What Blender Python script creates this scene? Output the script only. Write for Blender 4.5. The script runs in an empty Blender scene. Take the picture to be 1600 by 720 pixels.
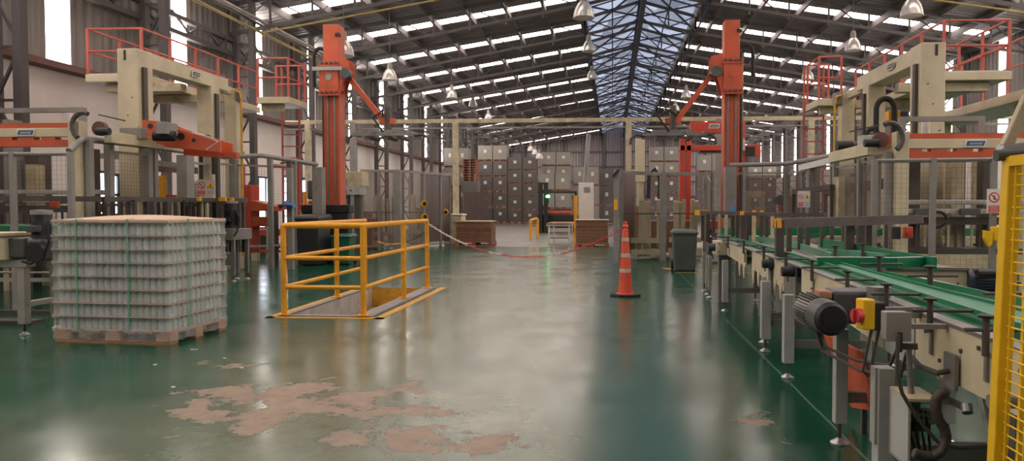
import bpy, math, random
from mathutils import Vector, Matrix
random.seed(7)
sc = bpy.context.scene
COL = sc.collection
PI = math.pi
# ------------------------------------------------------------ camera
F_PX, PCX, PCY = 1150.0, 877.0, 360.0
YAW, PITCH, CAMH = math.atan(80/1150), math.atan(37/1150), 1.35
cam = bpy.data.objects.new('camera', bpy.data.cameras.new('camera'))
COL.objects.link(cam)
cam.location = (0, 0, CAMH)
cam.rotation_euler = (PI/2-PITCH, 0, YAW)
cam.data.sensor_width = 36
cam.data.lens = F_PX/1600*36
cam.data.shift_x = (800-PCX)/1600
cam.data.clip_end = 300
sc.camera = cam
RM = cam.rotation_euler.to_matrix()
def A(px, py, Y):
    """point of the world at distance Y down the hall seen at a place of the photograph"""
    d = RM @ Vector(((px-PCX)/F_PX, -(py-PCY)/F_PX, -1))
    t = Y/d.y
    return Vector((d.x*t, Y, CAMH+d.z*t))
def G(px, py):
    d = RM @ Vector(((px-PCX)/F_PX, -(py-PCY)/F_PX, -1))
    t = -CAMH/d.z
    return Vector((d.x*t, d.y*t, 0))
# ------------------------------------------------------------ light, sky, exposure
SKY_L, WALL_L, SLOT_L = 6.2, 9.0, 0.36
wd = bpy.data.worlds.new('world'); sc.world = wd; wd.use_nodes = True
wd.node_tree.nodes['Background'].inputs[0].default_value = (.9, .95, 1, 1)
wd.node_tree.nodes['Background'].inputs[1].default_value = 0.6
sc.view_settings.view_transform = 'Standard'
sc.view_settings.look = 'None'
sc.view_settings.gamma = 1
sc.view_settings.use_curve_mapping = False
sc.view_settings.exposure = 1.0
sc.cycles.max_bounces = 7
sc.cycles.diffuse_bounces = 4
sc.cycles.glossy_bounces = 3
sc.cycles.transparent_max_bounces = 16
sc.cycles.transmission_bounces = 3
sc.cycles.sample_clamp_indirect = 4
sc.cycles.caustics_reflective = False
sc.cycles.caustics_refractive = False
# ------------------------------------------------------------ materials
def lin(c):
    return tuple(((v/255)/12.92 if v/255 <= .04045 else ((v/255+.055)/1.055)**2.4) for v in c)+(1,)
MT = {}
def mat(name, rgb, rough=.5, metal=0, dirt=.25, scale=3.0, bump=0, spec=.5, alpha=1, dirtcol=(60, 50, 42), bscale=60):
    m = bpy.data.materials.new(name); m.use_nodes = True
    nt = m.node_tree; N = nt.nodes; L = nt.links
    b = N['Principled BSDF']
    b.inputs['Roughness'].default_value = rough
    b.inputs['Metallic'].default_value = metal
    b.inputs['Specular IOR Level'].default_value = spec
    tc = N.new('ShaderNodeTexCoord')
    no = N.new('ShaderNodeTexNoise'); no.inputs['Scale'].default_value = scale; no.inputs['Detail'].default_value = 6
    no.inputs['Roughness'].default_value = .65
    L.new(tc.outputs['Object'], no.inputs['Vector'])
    rp = N.new('ShaderNodeValToRGB'); rp.color_ramp.elements[0].position = .42; rp.color_ramp.elements[1].position = .75
    rp.color_ramp.elements[0].color = (0, 0, 0, 1); rp.color_ramp.elements[1].color = (dirt,)*3+(1,)
    L.new(no.outputs['Fac'], rp.inputs['Fac'])
    mx = N.new('ShaderNodeMix'); mx.data_type = 'RGBA'
    mx.inputs[6].default_value = lin(rgb); mx.inputs[7].default_value = lin(dirtcol)
    L.new(rp.outputs['Color'], mx.inputs[0]); L.new(mx.outputs[2], b.inputs['Base Color'])
    if bump:
        n2 = N.new('ShaderNodeTexNoise'); n2.inputs['Scale'].default_value = bscale; n2.inputs['Detail'].default_value = 3
        L.new(tc.outputs['Object'], n2.inputs['Vector'])
        bp = N.new('ShaderNodeBump'); bp.inputs['Strength'].default_value = bump; bp.inputs['Distance'].default_value = .01
        L.new(n2.outputs['Fac'], bp.inputs['Height']); L.new(bp.outputs['Normal'], b.inputs['Normal'])
    if alpha < 1:
        b.inputs['Alpha'].default_value = alpha
    MT[name] = m
    return m
def emis(name, rgb, strength, vary=0, base=(230, 230, 230), sc_=(1, 1, 1)):
    m = bpy.data.materials.new(name); m.use_nodes = True
    nt = m.node_tree; N = nt.nodes; L = nt.links
    b = N['Principled BSDF']; b.inputs['Base Color'].default_value = lin(base)
    b.inputs['Emission Color'].default_value = lin(rgb); b.inputs['Emission Strength'].default_value = strength
    if vary:
        tc = N.new('ShaderNodeTexCoord'); mp = N.new('ShaderNodeMapping'); mp.inputs['Scale'].default_value = sc_
        no = N.new('ShaderNodeTexNoise'); no.inputs['Scale'].default_value = 1.0; no.inputs['Detail'].default_value = 4
        mr = N.new('ShaderNodeMapRange'); mr.inputs[1].default_value = .3; mr.inputs[2].default_value = .7
        mr.inputs[3].default_value = strength*(1-vary); mr.inputs[4].default_value = strength*(1+vary)
        L.new(tc.outputs['Object'], mp.inputs['Vector']); L.new(mp.outputs['Vector'], no.inputs['Vector'])
        L.new(no.outputs['Fac'], mr.inputs[0]); L.new(mr.outputs[0], b.inputs['Emission Strength'])
    MT[name] = m
    return m
mat('cream', (205, 194, 163), .45, dirt=.35, scale=2.2, dirtcol=(120, 100, 75))
mat('cream_old', (192, 180, 150), .55, dirt=.6, scale=4, dirtcol=(95, 80, 62))
mat('orange', (198, 88, 52), .45, dirt=.45, scale=2.5, dirtcol=(110, 60, 40))
mat('red', (192, 66, 48), .45, dirt=.3, dirtcol=(110, 45, 35))
mat('rail_red', (190, 92, 78), .5, dirt=.2)
mat('steel', (138, 136, 132), .4, .5, dirt=.4, dirtcol=(80, 74, 68))
mat('steel_light', (178, 176, 170), .38, .4, dirt=.3)
mat('steel_dark', (88, 81, 76), .5, .3, dirt=.5, dirtcol=(45, 38, 34))
mat('truss', (78, 74, 74), .6, .1, dirt=.4, dirtcol=(98, 86, 80), scale=5)
mat('truss_blue', (52, 60, 72), .6, .1, dirt=.4, scale=5)
mat('rusty', (112, 78, 72), .7, dirt=.4)
mat('grey_paint', (140, 137, 132), .5, dirt=.35)
mat('grey_light', (176, 176, 172), .5, dirt=.3)
mat('yellow', (232, 164, 28), .45, dirt=.35, scale=6, dirtcol=(140, 90, 25), bump=.08)
mat('yellow_paint', (214, 158, 44), .55, dirt=.6, scale=9, dirtcol=(80, 95, 70))
mat('yellow_bright', (236, 190, 24), .4, dirt=.25, scale=8, dirtcol=(150, 110, 30))
mat('pipe_yellow', (158, 138, 78), .5, dirt=.4)
mat('green_rail', (18, 118, 78), .4, dirt=.3, scale=8, dirtcol=(60, 110, 85))
mat('green_pale', (78, 142, 112), .4, dirt=.4, scale=6, dirtcol=(130, 150, 130))
mat('belt', (142, 136, 128), .5, .3, dirt=.5, scale=12)
mat('belt_dark', (62, 60, 58), .5, dirt=.4)
mat('black', (26, 26, 27), .5, dirt=.2, dirtcol=(70, 68, 64))
mat('motor_grey', (72, 74, 74), .45, dirt=.35, dirtcol=(120, 112, 100))
mat('motor_blue', (58, 66, 84), .45, dirt=.3)
mat('rubber', (34, 33, 32), .75)
mat('foot_metal', (190, 188, 182), .3, .7)
mat('wood', (176, 132, 100), .75, dirt=.5, scale=9, dirtcol=(110, 76, 54), bump=.2)
mat('wood_red', (158, 104, 82), .8, dirt=.5, scale=6)
mat('cardboard', (136, 102, 80), .85, dirt=.35, scale=5, dirtcol=(95, 70, 54))
mat('card_top', (206, 178, 150), .8, dirt=.2)
mat('sheet', (190, 150, 128), .7, dirt=.3)
mat('bin_grey', (72, 78, 76), .5, dirt=.35, dirtcol=(110, 108, 100))
mat('bin_dark', (50, 52, 54), .5, dirt=.3)
mat('bin_green', (12, 92, 66), .5, dirt=.3)
mat('cone_orange', (224, 88, 58), .5, dirt=.4, scale=7, dirtcol=(150, 60, 45))
mat('reflective', (196, 180, 172), .35, dirt=.4)
mat('white', (222, 220, 214), .5, dirt=.15)
mat('white_wall', (234, 226, 220), .8, dirt=.25, scale=.5, dirtcol=(150, 140, 132))
mat('pit_white', (196, 190, 180), .8, dirt=.4, scale=4)
mat('concrete', (140, 132, 122), .8, dirt=.5)
mat('pit_dark', (92, 84, 74), .9, dirt=.6)
mat('sign_red', (206, 52, 56), .5, dirt=.05)
mat('sign_yellow', (240, 180, 20), .5, dirt=.05)
mat('logo_blue', (42, 92, 132), .4, dirt=.05)
mat('chain_red', (214, 60, 66), .4, dirt=.1)
mat('chain_white', (226, 222, 214), .4, dirt=.1)
mat('blue_cloth', (50, 104, 160), .85, dirt=.2)
mat('aluminium', (205, 200, 192), .3, .55, dirt=.2)
mat('glass_stack', (150, 146, 138), .35, dirt=.3, scale=3, dirtcol=(118, 112, 102))
mat('stack_dark', (104, 100, 96), .4, dirt=.3, scale=3, dirtcol=(90, 86, 80))
mat('paper', (214, 210, 204), .8, dirt=.05)
mat('hose', (84, 76, 68), .55, .2)
mat('terracotta', (204, 92, 56), .6, dirt=.35, scale=10, bump=.4, bscale=40)
mat('teal', (50, 130, 150), .5)
emis('daylight', (255, 236, 226), SKY_L, .25, sc_=(.6, .6, .6))
emis('daylight_wall', (255, 243, 234), WALL_L, .15)
emis('daylight_low', (232, 240, 255), 4, .15)
emis('lens_green', (60, 255, 120), 6)
emis('lens_red', (255, 60, 70), 3)
def corrugated(name, rgb, pitch, axis, rough=.6, streak=.35, dirtcol=(70, 62, 58)):
    m = mat(name, rgb, rough, .05, dirt=streak, scale=.8, dirtcol=dirtcol)
    nt = m.node_tree; N = nt.nodes; L = nt.links; b = N['Principled BSDF']
    tc = N.new('ShaderNodeTexCoord'); sp = N.new('ShaderNodeSeparateXYZ'); L.new(tc.outputs['Object'], sp.inputs[0])
    mu = N.new('ShaderNodeMath'); mu.operation = 'MULTIPLY'; mu.inputs[1].default_value = 2*PI/pitch
    L.new(sp.outputs[axis], mu.inputs[0])
    sn = N.new('ShaderNodeMath'); sn.operation = 'SINE'; L.new(mu.outputs[0], sn.inputs[0])
    bp = N.new('ShaderNodeBump'); bp.inputs['Strength'].default_value = 1; bp.inputs['Distance'].default_value = .03
    L.new(sn.outputs[0], bp.inputs['Height']); L.new(bp.outputs['Normal'], b.inputs['Normal'])
    # grime streaks stretched along the sheets
    mp = N.new('ShaderNodeMapping'); s = [2.5, 2.5, 2.5]; s[2] = .15
    mp.inputs['Scale'].default_value = s
    no = [n for n in N if n.type == 'TEX_NOISE'][0]
    L.new(tc.outputs['Object'], mp.inputs['Vector']); L.new(mp.outputs['Vector'], no.inputs['Vector'])
    return m
corrugated('wall_sheet', (138, 133, 128), .3, 1)
corrugated('wall_sheet_end', (138, 130, 132), .3, 0)
corrugated('roof_sheet', (120, 117, 116), .3, 1, .7)
# clear-ish materials
def clear(name, rgb, opaque, rough=.3, noise=0, scale=8, stretch=(1, 1, 1)):
    m = bpy.data.materials.new(name); m.use_nodes = True
    nt = m.node_tree; N = nt.nodes; L = nt.links
    b = N['Principled BSDF']; b.inputs['Base Color'].default_value = lin(rgb); b.inputs['Roughness'].default_value = rough
    tr = N.new('ShaderNodeBsdfTransparent'); mx = N.new('ShaderNodeMixShader')
    mx.inputs[0].default_value = opaque
    L.new(tr.outputs[0], mx.inputs[1]); L.new(b.outputs[0], mx.inputs[2])
    L.new(mx.outputs[0], N['Material Output'].inputs['Surface'])
    if noise:
        tc = N.new('ShaderNodeTexCoord'); mp = N.new('ShaderNodeMapping'); mp.inputs['Scale'].default_value = stretch
        no = N.new('ShaderNodeTexNoise'); no.inputs['Scale'].default_value = scale; no.inputs['Detail'].default_value = 5
        mr = N.new('ShaderNodeMapRange'); mr.inputs[1].default_value = .35; mr.inputs[2].default_value = .7
        mr.inputs[3].default_value = max(0, opaque-noise); mr.inputs[4].default_value = min(1, opaque+noise)
        L.new(tc.outputs['Object'], mp.inputs['Vector']); L.new(mp.outputs['Vector'], no.inputs['Vector'])
        L.new(no.outputs['Fac'], mr.inputs[0]); L.new(mr.outputs[0], mx.inputs[0])
        bp = N.new('ShaderNodeBump'); bp.inputs['Strength'].default_value = .5; bp.inputs['Distance'].default_value = .01
        L.new(no.outputs['Fac'], bp.inputs['Height']); L.new(bp.outputs['Normal'], b.inputs['Normal'])
    MT[name] = m
clear('jar_glass', (200, 212, 208), .6, .1, 0)
clear('film', (234, 236, 234), .24, .16, .09, 12, (1, 1, .3))
clear('smoked', (92, 78, 74), .72, .3)
clear('smoked_light', (120, 108, 102), .4, .3)
clear('window_glass', (220, 228, 232), .12, .05)
clear('frost_green', (110, 178, 142), .8, .3)
# ------------------------------------------------------------ floor material
def floor_material():
    m = bpy.data.materials.new('epoxy_floor'); m.use_nodes = True
    nt = m.node_tree; N = nt.nodes; L = nt.links; b = N['Principled BSDF']
    tc = N.new('ShaderNodeTexCoord'); sp = N.new('ShaderNodeSeparateXYZ'); L.new(tc.outputs['Object'], sp.inputs[0])
    def noise(s, d=5, r=.6, stretch=None):
        n = N.new('ShaderNodeTexNoise'); n.inputs['Scale'].default_value = s; n.inputs['Detail'].default_value = d
        n.inputs['Roughness'].default_value = r
        if stretch:
            mp = N.new('ShaderNodeMapping'); mp.inputs['Scale'].default_value = stretch
            L.new(tc.outputs['Object'], mp.inputs['Vector']); L.new(mp.outputs['Vector'], n.inputs['Vector'])
        else:
            L.new(tc.outputs['Object'], n.inputs['Vector'])
        return n.outputs['Fac']
    def math_(op, a, b_=None, c=None):
        n = N.new('ShaderNodeMath'); n.operation = op
        for i, v in enumerate((a, b_, c)):
            if v is None: continue
            if isinstance(v, (int, float)): n.inputs[i].default_value = v
            else: L.new(v, n.inputs[i])
        return n.outputs[0]
    def rng(v, a, b_, c=0, d=1):
        n = N.new('ShaderNodeMapRange'); n.inputs[1].default_value = a; n.inputs[2].default_value = b_
        n.inputs[3].default_value = c; n.inputs[4].default_value = d; L.new(v, n.inputs[0]); return n.outputs[0]
    def mix(f, a, b_):
        n = N.new('ShaderNodeMix'); n.data_type = 'RGBA'; L.new(f, n.inputs[0])
        for i, v in ((6, a), (7, b_)):
            if isinstance(v, tuple): n.inputs[i].default_value = v
            else: L.new(v, n.inputs[i])
        return n.outputs[2]
    X, Y = sp.outputs[0], sp.outputs[1]
    base = mix(rng(noise(.7), .35, .7), lin((10, 66, 46)), lin((18, 80, 60)))
    base = mix(rng(noise(3.2, 8, .7, (.35, 1, 1)), .5, .8, 0, .5), base, lin((60, 104, 84)))
    # dusty lane: the reflected beige sheen of the hall is painted into the colour
    lane = math_('MULTIPLY', rng(X, -4.2, -2.6), rng(X, .3, -.6))
    dusty_sheen = math_('MULTIPLY', lane, rng(noise(1.1, 6, .7), .3, .62, .15, .62))
    base = mix(dusty_sheen, base, lin((132, 130, 106)))
    # bare patches
    def blob(cx, cy, rx, ry):
        dx = math_('DIVIDE', math_('SUBTRACT', X, cx), rx); dy = math_('DIVIDE', math_('SUBTRACT', Y, cy), ry)
        d = math_('ADD', math_('MULTIPLY', dx, dx), math_('MULTIPLY', dy, dy))
        return rng(d, 1.3, .1)
    bl = math_('MAXIMUM', blob(-2.2, 4.9, 1.5, .95), blob(-1.25, 4.15, 1.0, .5))
    bl = math_('MAXIMUM', bl, math_('MULTIPLY', blob(.9, 4.6, .35, .6), .75))
    bl = math_('MAXIMUM', bl, math_('MULTIPLY', blob(-3.35, 6.1, .5, .35), .8))
    edge = math_('ADD', math_('MULTIPLY', bl, .30), noise(2.4, 10, .66))
    patch = math_('MULTIPLY', rng(edge, .76, .785), rng(noise(14, 4, .6), .25, .55, .55, .95))
    base = mix(patch, base, mix(rng(noise(9), .35, .65), lin((126, 104, 84)), lin((148, 122, 102))))
    rim = math_('MULTIPLY', rng(edge, .735, .765), rng(edge, .80, .77))
    base = mix(math_('MULTIPLY', rim, .55), base, lin((44, 66, 52)))
    # joints
    wob = math_('MULTIPLY', math_('SUBTRACT', noise(2.5), .5), .06)
    j1 = rng(math_('ABSOLUTE', math_('SUBTRACT', math_('ADD', Y, wob), 8.75)), .022, .008)
    j1 = math_('MULTIPLY', j1, math_('MULTIPLY', rng(X, -3.3, -3.2), rng(X, .1, -.3)))
    j2 = rng(math_('ABSOLUTE', math_('SUBTRACT', math_('ADD', X, math_('MULTIPLY', wob, .3)), 1.36)), .014, .005)
    j2 = math_('MULTIPLY', j2, rng(Y, 17, 16))
    j3 = rng(math_('ABSOLUTE', math_('SUBTRACT', Y, 14.4)), .03, .01)
    base = mix(math_('MULTIPLY', j1, .8), base, lin((34, 40, 34)))
    base = mix(math_('MULTIPLY', j3, .35), base, lin((40, 56, 48)))
    base = mix(math_('MULTIPLY', j2, .6), base, lin((118, 140, 122)))
    # specks
    spk = rng(noise(34, 2, .5), .76, .79)
    base = mix(math_('MULTIPLY', spk, .5), base, lin((190, 190, 180)))
    # bare concrete in the store at the far end
    far = rng(math_('ADD', Y, math_('MULTIPLY', noise(.6), 1.5)), 25.2, 25.5)
    base = mix(far, base, mix(rng(noise(.5), .3, .7), lin((84, 80, 72)), lin((102, 96, 86))))
    L.new(base, b.inputs['Base Color'])
    r = math_('ADD', rng(noise(1.6, 7, .7), .3, .7, .13, .27), math_('MULTIPLY', patch, .3))
    r = math_('ADD', r, math_('MULTIPLY', far, .15))
    L.new(r, b.inputs['Roughness'])
    b.inputs['Specular IOR Level'].default_value = .62
    bp = N.new('ShaderNodeBump'); bp.inputs['Strength'].default_value = .12; bp.inputs['Distance'].default_value = .02
    hh = math_('ADD', noise(1.3, 4, .5), math_('MULTIPLY', patch, -.12))
    L.new(hh, bp.inputs['Height']); L.new(bp.outputs['Normal'], b.inputs['Normal'])
    MT['floor'] = m
floor_material()
# ------------------------------------------------------------ mesh helpers
V = Vector
class MB:
    def __init__(s): s.v = []; s.f = []; s.m = []; s.cur = 0
    def mi(s, i): s.cur = i; return s
    def add(s, vs, fs):
        o = len(s.v); s.v += [tuple(v) for v in vs]; s.f += [tuple(o+i for i in f) for f in fs]; s.m += [s.cur]*len(fs); return s
    def hexa(s, p):
        return s.add(p, [(0, 3, 2, 1), (4, 5, 6, 7), (0, 1, 5, 4), (1, 2, 6, 5), (2, 3, 7, 6), (3, 0, 4, 7)])
    def box(s, x0, x1, y0, y1, z0, z1):
        return s.hexa([(x0, y0, z0), (x1, y0, z0), (x1, y1, z0), (x0, y1, z0), (x0, y0, z1), (x1, y0, z1), (x1, y1, z1), (x0, y1, z1)])
    def cb(s, c, sx, sy, sz, rz=0):
        c = V(c); R = Matrix.Rotation(rz, 3, 'Z'); p = []
        for z in (-1, 1):
            for x, y in ((-1, -1), (1, -1), (1, 1), (-1, 1)):
                p.append(c+R@V((x*sx/2, y*sy/2, z*sz/2)))
        return s.hexa(p)
    def bar(s, p, q, w, h=None, up=(0, 0, 1)):
        p, q = V(p), V(q); h = h or w; d = (q-p).normalized(); up = V(up)
        if abs(d.dot(up)) > .98: up = V((0, 1, 0))
        r = d.cross(up).normalized(); u = r.cross(d)
        P = []
        for c in (p, q):
            for a, b in ((-1, -1), (1, -1), (1, 1), (-1, 1)):
                P.append(c+r*(a*w/2)+u*(b*h/2))
        return s.hexa(P)
    def cyl(s, p, q, r, r2=None, n=10, cap=True):
        p, q = V(p), V(q); r2 = r if r2 is None else r2; d = (q-p).normalized()
        a = d.orthogonal().normalized(); b = d.cross(a)
        vs = [c+(a*math.cos(2*PI*i/n)+b*math.sin(2*PI*i/n))*rr for c, rr in ((p, r), (q, r2)) for i in range(n)]
        fs = [(i, (i+1) % n, n+(i+1) % n, n+i) for i in range(n)]
        if cap: fs += [tuple(range(n-1, -1, -1)), tuple(range(n, 2*n))]
        return s.add(vs, fs)
    def tube(s, pts, r, n=8):
        pts = [V(p) for p in pts]; rings = []; a = None
        for i, p in enumerate(pts):
            d = ((pts[min(i+1, len(pts)-1)]-p).normalized()+(p-pts[max(i-1, 0)]).normalized())
            d = d.normalized() if d.length > 1e-6 else (pts[min(i+1, len(pts)-1)]-pts[max(i-1, 0)]).normalized()
            a = d.orthogonal().normalized() if a is None else (a-d*a.dot(d)).normalized()
            b = d.cross(a)
            rings.append([p+(a*math.cos(2*PI*k/n)+b*math.sin(2*PI*k/n))*r for k in range(n)])
        vs = [v for R in rings for v in R]; fs = []
        for i in range(len(pts)-1):
            for k in range(n):
                fs.append((i*n+k, i*n+(k+1) % n, (i+1)*n+(k+1) % n, (i+1)*n+k))
        fs += [tuple(range(n-1, -1, -1)), tuple(range((len(pts)-1)*n, len(pts)*n))]
        return s.add(vs, fs)
    def lathe(s, prof, c, n=16, sx=1, sy=1):
        c = V(c); vs = []; fs = []
        for r, z in prof:
            for k in range(n):
                vs.append(c+V((r*sx*math.cos(2*PI*k/n), r*sy*math.sin(2*PI*k/n), z)))
        for i in range(len(prof)-1):
            for k in range(n):
                fs.append((i*n+k, i*n+(k+1) % n, (i+1)*n+(k+1) % n, (i+1)*n+k))
        if prof[0][0] > 1e-4: fs.append(tuple(range(n-1, -1, -1)))
        if prof[-1][0] > 1e-4: fs.append(tuple(range((len(prof)-1)*n, len(prof)*n)))
        return s.add(vs, fs)
    def prism(s, poly, ext):
        poly = [V(p) for p in poly]; e = V(ext); n = len(poly)
        vs = poly+[p+e for p in poly]
        fs = [tuple(range(n-1, -1, -1)), tuple(range(n, 2*n))]+[(i, (i+1) % n, n+(i+1) % n, n+i) for i in range(n)]
        return s.add(vs, fs)
    def strip(s, pts, w, z0, z1):
        """wall of thickness w following pts (x, y) from z0 to z1"""
        pts = [V((p[0], p[1], 0)) for p in pts]
        for i in range(len(pts)-1):
            s.bar(pts[i]+V((0, 0, (z0+z1)/2)), pts[i+1]+V((0, 0, (z0+z1)/2)), w, z1-z0)
        return s
    def build(s, name, mats, parent=None, smooth=False, bevel=0):
        me = bpy.data.meshes.new(name)
        org = V((0, 0, 0))
        if parent is not None:
            r = parent
            while r.parent is not None: r = r.parent
            inv = (Matrix.Translation(r.location) @ r.rotation_euler.to_matrix().to_4x4()).inverted()
            vs = [inv @ V(v) for v in s.v]
        else:
            xs, ys, zs = zip(*s.v)
            org = V(((min(xs)+max(xs))/2, (min(ys)+max(ys))/2, min(zs)))
            vs = [V(v)-org for v in s.v]
        me.from_pydata([tuple(v) for v in vs], [], s.f)
        if not isinstance(mats, (list, tuple)): mats = [mats]
        for m in mats: me.materials.append(MT[m])
        if len(mats) > 1:
            for p, i in zip(me.polygons, s.m): p.material_index = i
        if smooth:
            for p in me.polygons: p.use_smooth = True
        me.validate(); me.update()
        o = bpy.data.objects.new(name, me); COL.objects.link(o)
        if parent is not None:
            o.parent = parent
        else:
            o.location = org
        if smooth:
            try: me.set_sharp_from_angle(angle=math.radians(40))
            except Exception: pass
        if bevel:
            b = o.modifiers.new('bevel', 'BEVEL'); b.width = bevel; b.segments = 2; b.limit_method = 'ANGLE'
        return o
def tag(o, label, cat, group=None, kind=None):
    o['label'] = label; o['category'] = cat
    if group: o['group'] = group
    if kind: o['kind'] = kind
    return o
def T(name, label, cat, loc=(0, 0, 0), rz=0, group=None, kind=None):
    o = bpy.data.objects.new(name, None); COL.objects.link(o); o.empty_display_size = .1
    o.location = loc; o.rotation_euler = (0, 0, rz)
    return tag(o, label, cat, group, kind)
def copy_tree(o, loc, rz=None, label=None):
    c = o.copy(); COL.objects.link(c); c.location = loc
    if rz is not None: c.rotation_euler = (0, 0, rz)
    if label: c['label'] = label
    def rec(a, b):
        for ch in list(a.children):
            d = ch.copy(); COL.objects.link(d); d.parent = b; rec(ch, d)
    rec(o, c)
    return c
ORD = ['first', 'second', 'third', 'fourth', 'fifth', 'sixth', 'seventh', 'eighth', 'ninth', 'tenth', 'eleventh', 'twelfth',
       'thirteenth', 'fourteenth', 'fifteenth', 'sixteenth', 'seventeenth', 'eighteenth', 'nineteenth', 'twentieth']
def structure(name, mb, m, label, cat, **k):
    return tag(mb.build(name, m, **k), label, cat, kind='structure')
FONT = None
def text(body, name, loc, rot, size, m, parent, shear=0, ext=.001):
    cu = bpy.data.curves.new(name, 'FONT'); cu.body = body; cu.size = size; cu.align_x = 'CENTER'; cu.align_y = 'CENTER'
    cu.extrude = ext; cu.shear = shear; cu.materials.append(MT[m])
    o = bpy.data.objects.new(name, cu); COL.objects.link(o)
    r = parent
    while r.parent is not None: r = r.parent
    me_ = bpy.data.meshes.new_from_object(o); bpy.data.objects.remove(o)
    o = bpy.data.objects.new(name, me_); COL.objects.link(o)
    o.parent = parent
    w = Matrix.Translation(V(loc)) @ Matrix.Rotation(rot[2], 4, 'Z') @ Matrix.Rotation(rot[0], 4, 'X')
    o.matrix_local = (Matrix.Translation(r.location) @ r.rotation_euler.to_matrix().to_4x4()).inverted() @ w
    return o
# ============================================================ THE HALL
XL, XR, Y0, Y1 = -12.5, 15.2, -6.0, 85.0
SLX0, SLX1, ZS = -1.25, 3.6, 9.85       # ridge light: edges and height
RX, RZ = 1.2, 10.55
SL = .16
ZEL, ZER = ZS-SL*(SLX0-XL), ZS-SL*(XR-SLX1)
def zroof(x):
    if x < SLX0: return ZS-SL*(SLX0-x)
    if x > SLX1: return ZS-SL*(x-SLX1)
    return ZS+(RZ-ZS)*(1-abs(x-RX)/2.43)
BAY, YT0 = 4.7, -0.3
NT = 18
# stair pit corners
PX0, PX1, PY0, PY1 = -4.0, -3.12, 8.84, 12.0
f = MB()
for x0, x1, y0, y1 in ((XL, PX0, Y0, Y1), (PX1, XR, Y0, Y1), (PX0, PX1, Y0, PY0), (PX0, PX1, PY1, Y1)):
    f.add([(x0, y0, 0), (x1, y0, 0), (x1, y1, 0), (x0, y1, 0)], [(0, 1, 2, 3)])
fl = f.build('floor', 'floor'); me = fl.data
for v in me.vertices: v.co += fl.location
fl.location = (0, 0, 0)
tag(fl, 'glossy green painted factory floor with worn pinkish bare patches', 'floor', kind='structure')
# left wall: white masonry below, grey sheets above with tall light strips between
ZW = 4.4
YS0 = 6.6
wl = MB(); wl.box(XL-.3, XL, Y0, Y1, 0, ZW)
WINL = [(16.7, 17.4, 1.15, 2.2), (17.6, 18.0, 1.15, 2.15), (23.2, 24.1, 1.3, 2.3), (25.2, 26.3, .6, 2.4), (27.2, 29.3, .5, 2.5)]
structure('wall_left', wl, 'white_wall', 'white painted masonry lower part of the left wall', 'wall')
ws = MB(); prev = Y0; strips = []
y = YS0-2*BAY
while y < Y1-1:
    if y-.38 > prev:
        ws.box(XL-.3, XL-.05, prev, y-.38, ZW, ZEL); strips.append(y); prev = y+.38
    y += BAY
ws.box(XL-.3, XL-.05, prev, Y1, ZW, ZEL)
structure('wall_left_upper', ws, 'wall_sheet', 'grey ribbed sheeting of the left wall above the white masonry', 'wall')
wn = 1
for i, y in enumerate(strips):
    b = MB().box(XL-.3, XL-.1, y-.38, y+.38, ZW, ZEL)
    structure('window_%d' % wn, b, 'daylight_wall', 'tall glowing translucent strip in left wall, %s from the camera end' % ORD[i], 'window'); wn += 1
for (y0, y1, z0, z1) in WINL:
    o = structure('window_%d' % wn, MB().box(XL-.02, XL+.012, y0, y1, z0, z1), 'daylight_low', 'bright low window in the white left wall', 'window'); wn += 1
    fr = MB(); yc = (y0+y1)/2
    for a, b_ in (((XL+.02, y0, z0), (XL+.02, y1, z0)), ((XL+.02, y0, z1), (XL+.02, y1, z1)), ((XL+.02, y0, z0), (XL+.02, y0, z1)), ((XL+.02, y1, z0), (XL+.02, y1, z1)), ((XL+.02, yc, z0), (XL+.02, yc, z1)), ((XL+.02, y0, (z0+z1)/2), (XL+.02, y1, (z0+z1)/2))):
        fr.bar(a, b_, .07)
    fr.build('window_frame', 'motor_blue', o)
structure('trim_1', MB().box(XL, XL+.35, Y0, Y1, ZW, ZW+.14), 'rusty', 'reddish steel ledge along the top of the white left wall', 'trim')
# right wall
wr = MB(); wr.box(XR, XR+.3, Y0, Y1, 0, 4); structure('wall_right', wr, 'white_wall', 'pale masonry lower part of the right wall', 'wall')
ws = MB(); prev = Y0; strips = []
y = YS0-2*BAY
while y < Y1-1:
    if y-.38 > prev:
        ws.box(XR+.05, XR+.3, prev, y-.38, 4, ZER); strips.append(y); prev = y+.38
    y += BAY
ws.box(XR+.05, XR+.3, prev, Y1, 4, ZER)
structure('wall_right_upper', ws, 'wall_sheet', 'grey ribbed sheeting of the right wall', 'wall')
for i, y in enumerate(strips):
    structure('window_%d' % wn, MB().box(XR+.1, XR+.3, y-.38, y+.38, 4, ZER), 'daylight_wall', 'tall glowing translucent strip in right wall, %s from the camera end' % ORD[i], 'window'); wn += 1
# end walls
for nm, yy, lab in (('wall_back', Y1, 'grey ribbed sheet gable wall at the far end of the hall'), ('wall_front', Y0-.3, 'grey sheet end wall behind the camera')):
    g = MB().prism([(XL-.3, yy, 0), (XR+.3, yy, 0), (XR+.3, yy, ZER), (SLX1, yy, ZS), (RX, yy, RZ), (SLX0, yy, ZS), (XL-.3, yy, ZEL)], (0, .3, 0))
    structure(nm, g, 'wall_sheet_end', lab, 'wall')
gi = MB()
for z in (2.5, 4.2, 5.9, 7.6): gi.box(XL, XR, Y1-.22, Y1-.02, z, z+.12)
for x in [XL+2.3*k for k in range(1, 12)]: gi.box(x-.12, x+.12, Y1-.35, Y1-.02, 0, zroof(x)-.2)
structure('trim_2', gi, 'truss', 'dark girts and posts of the far gable wall', 'trim')
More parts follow.
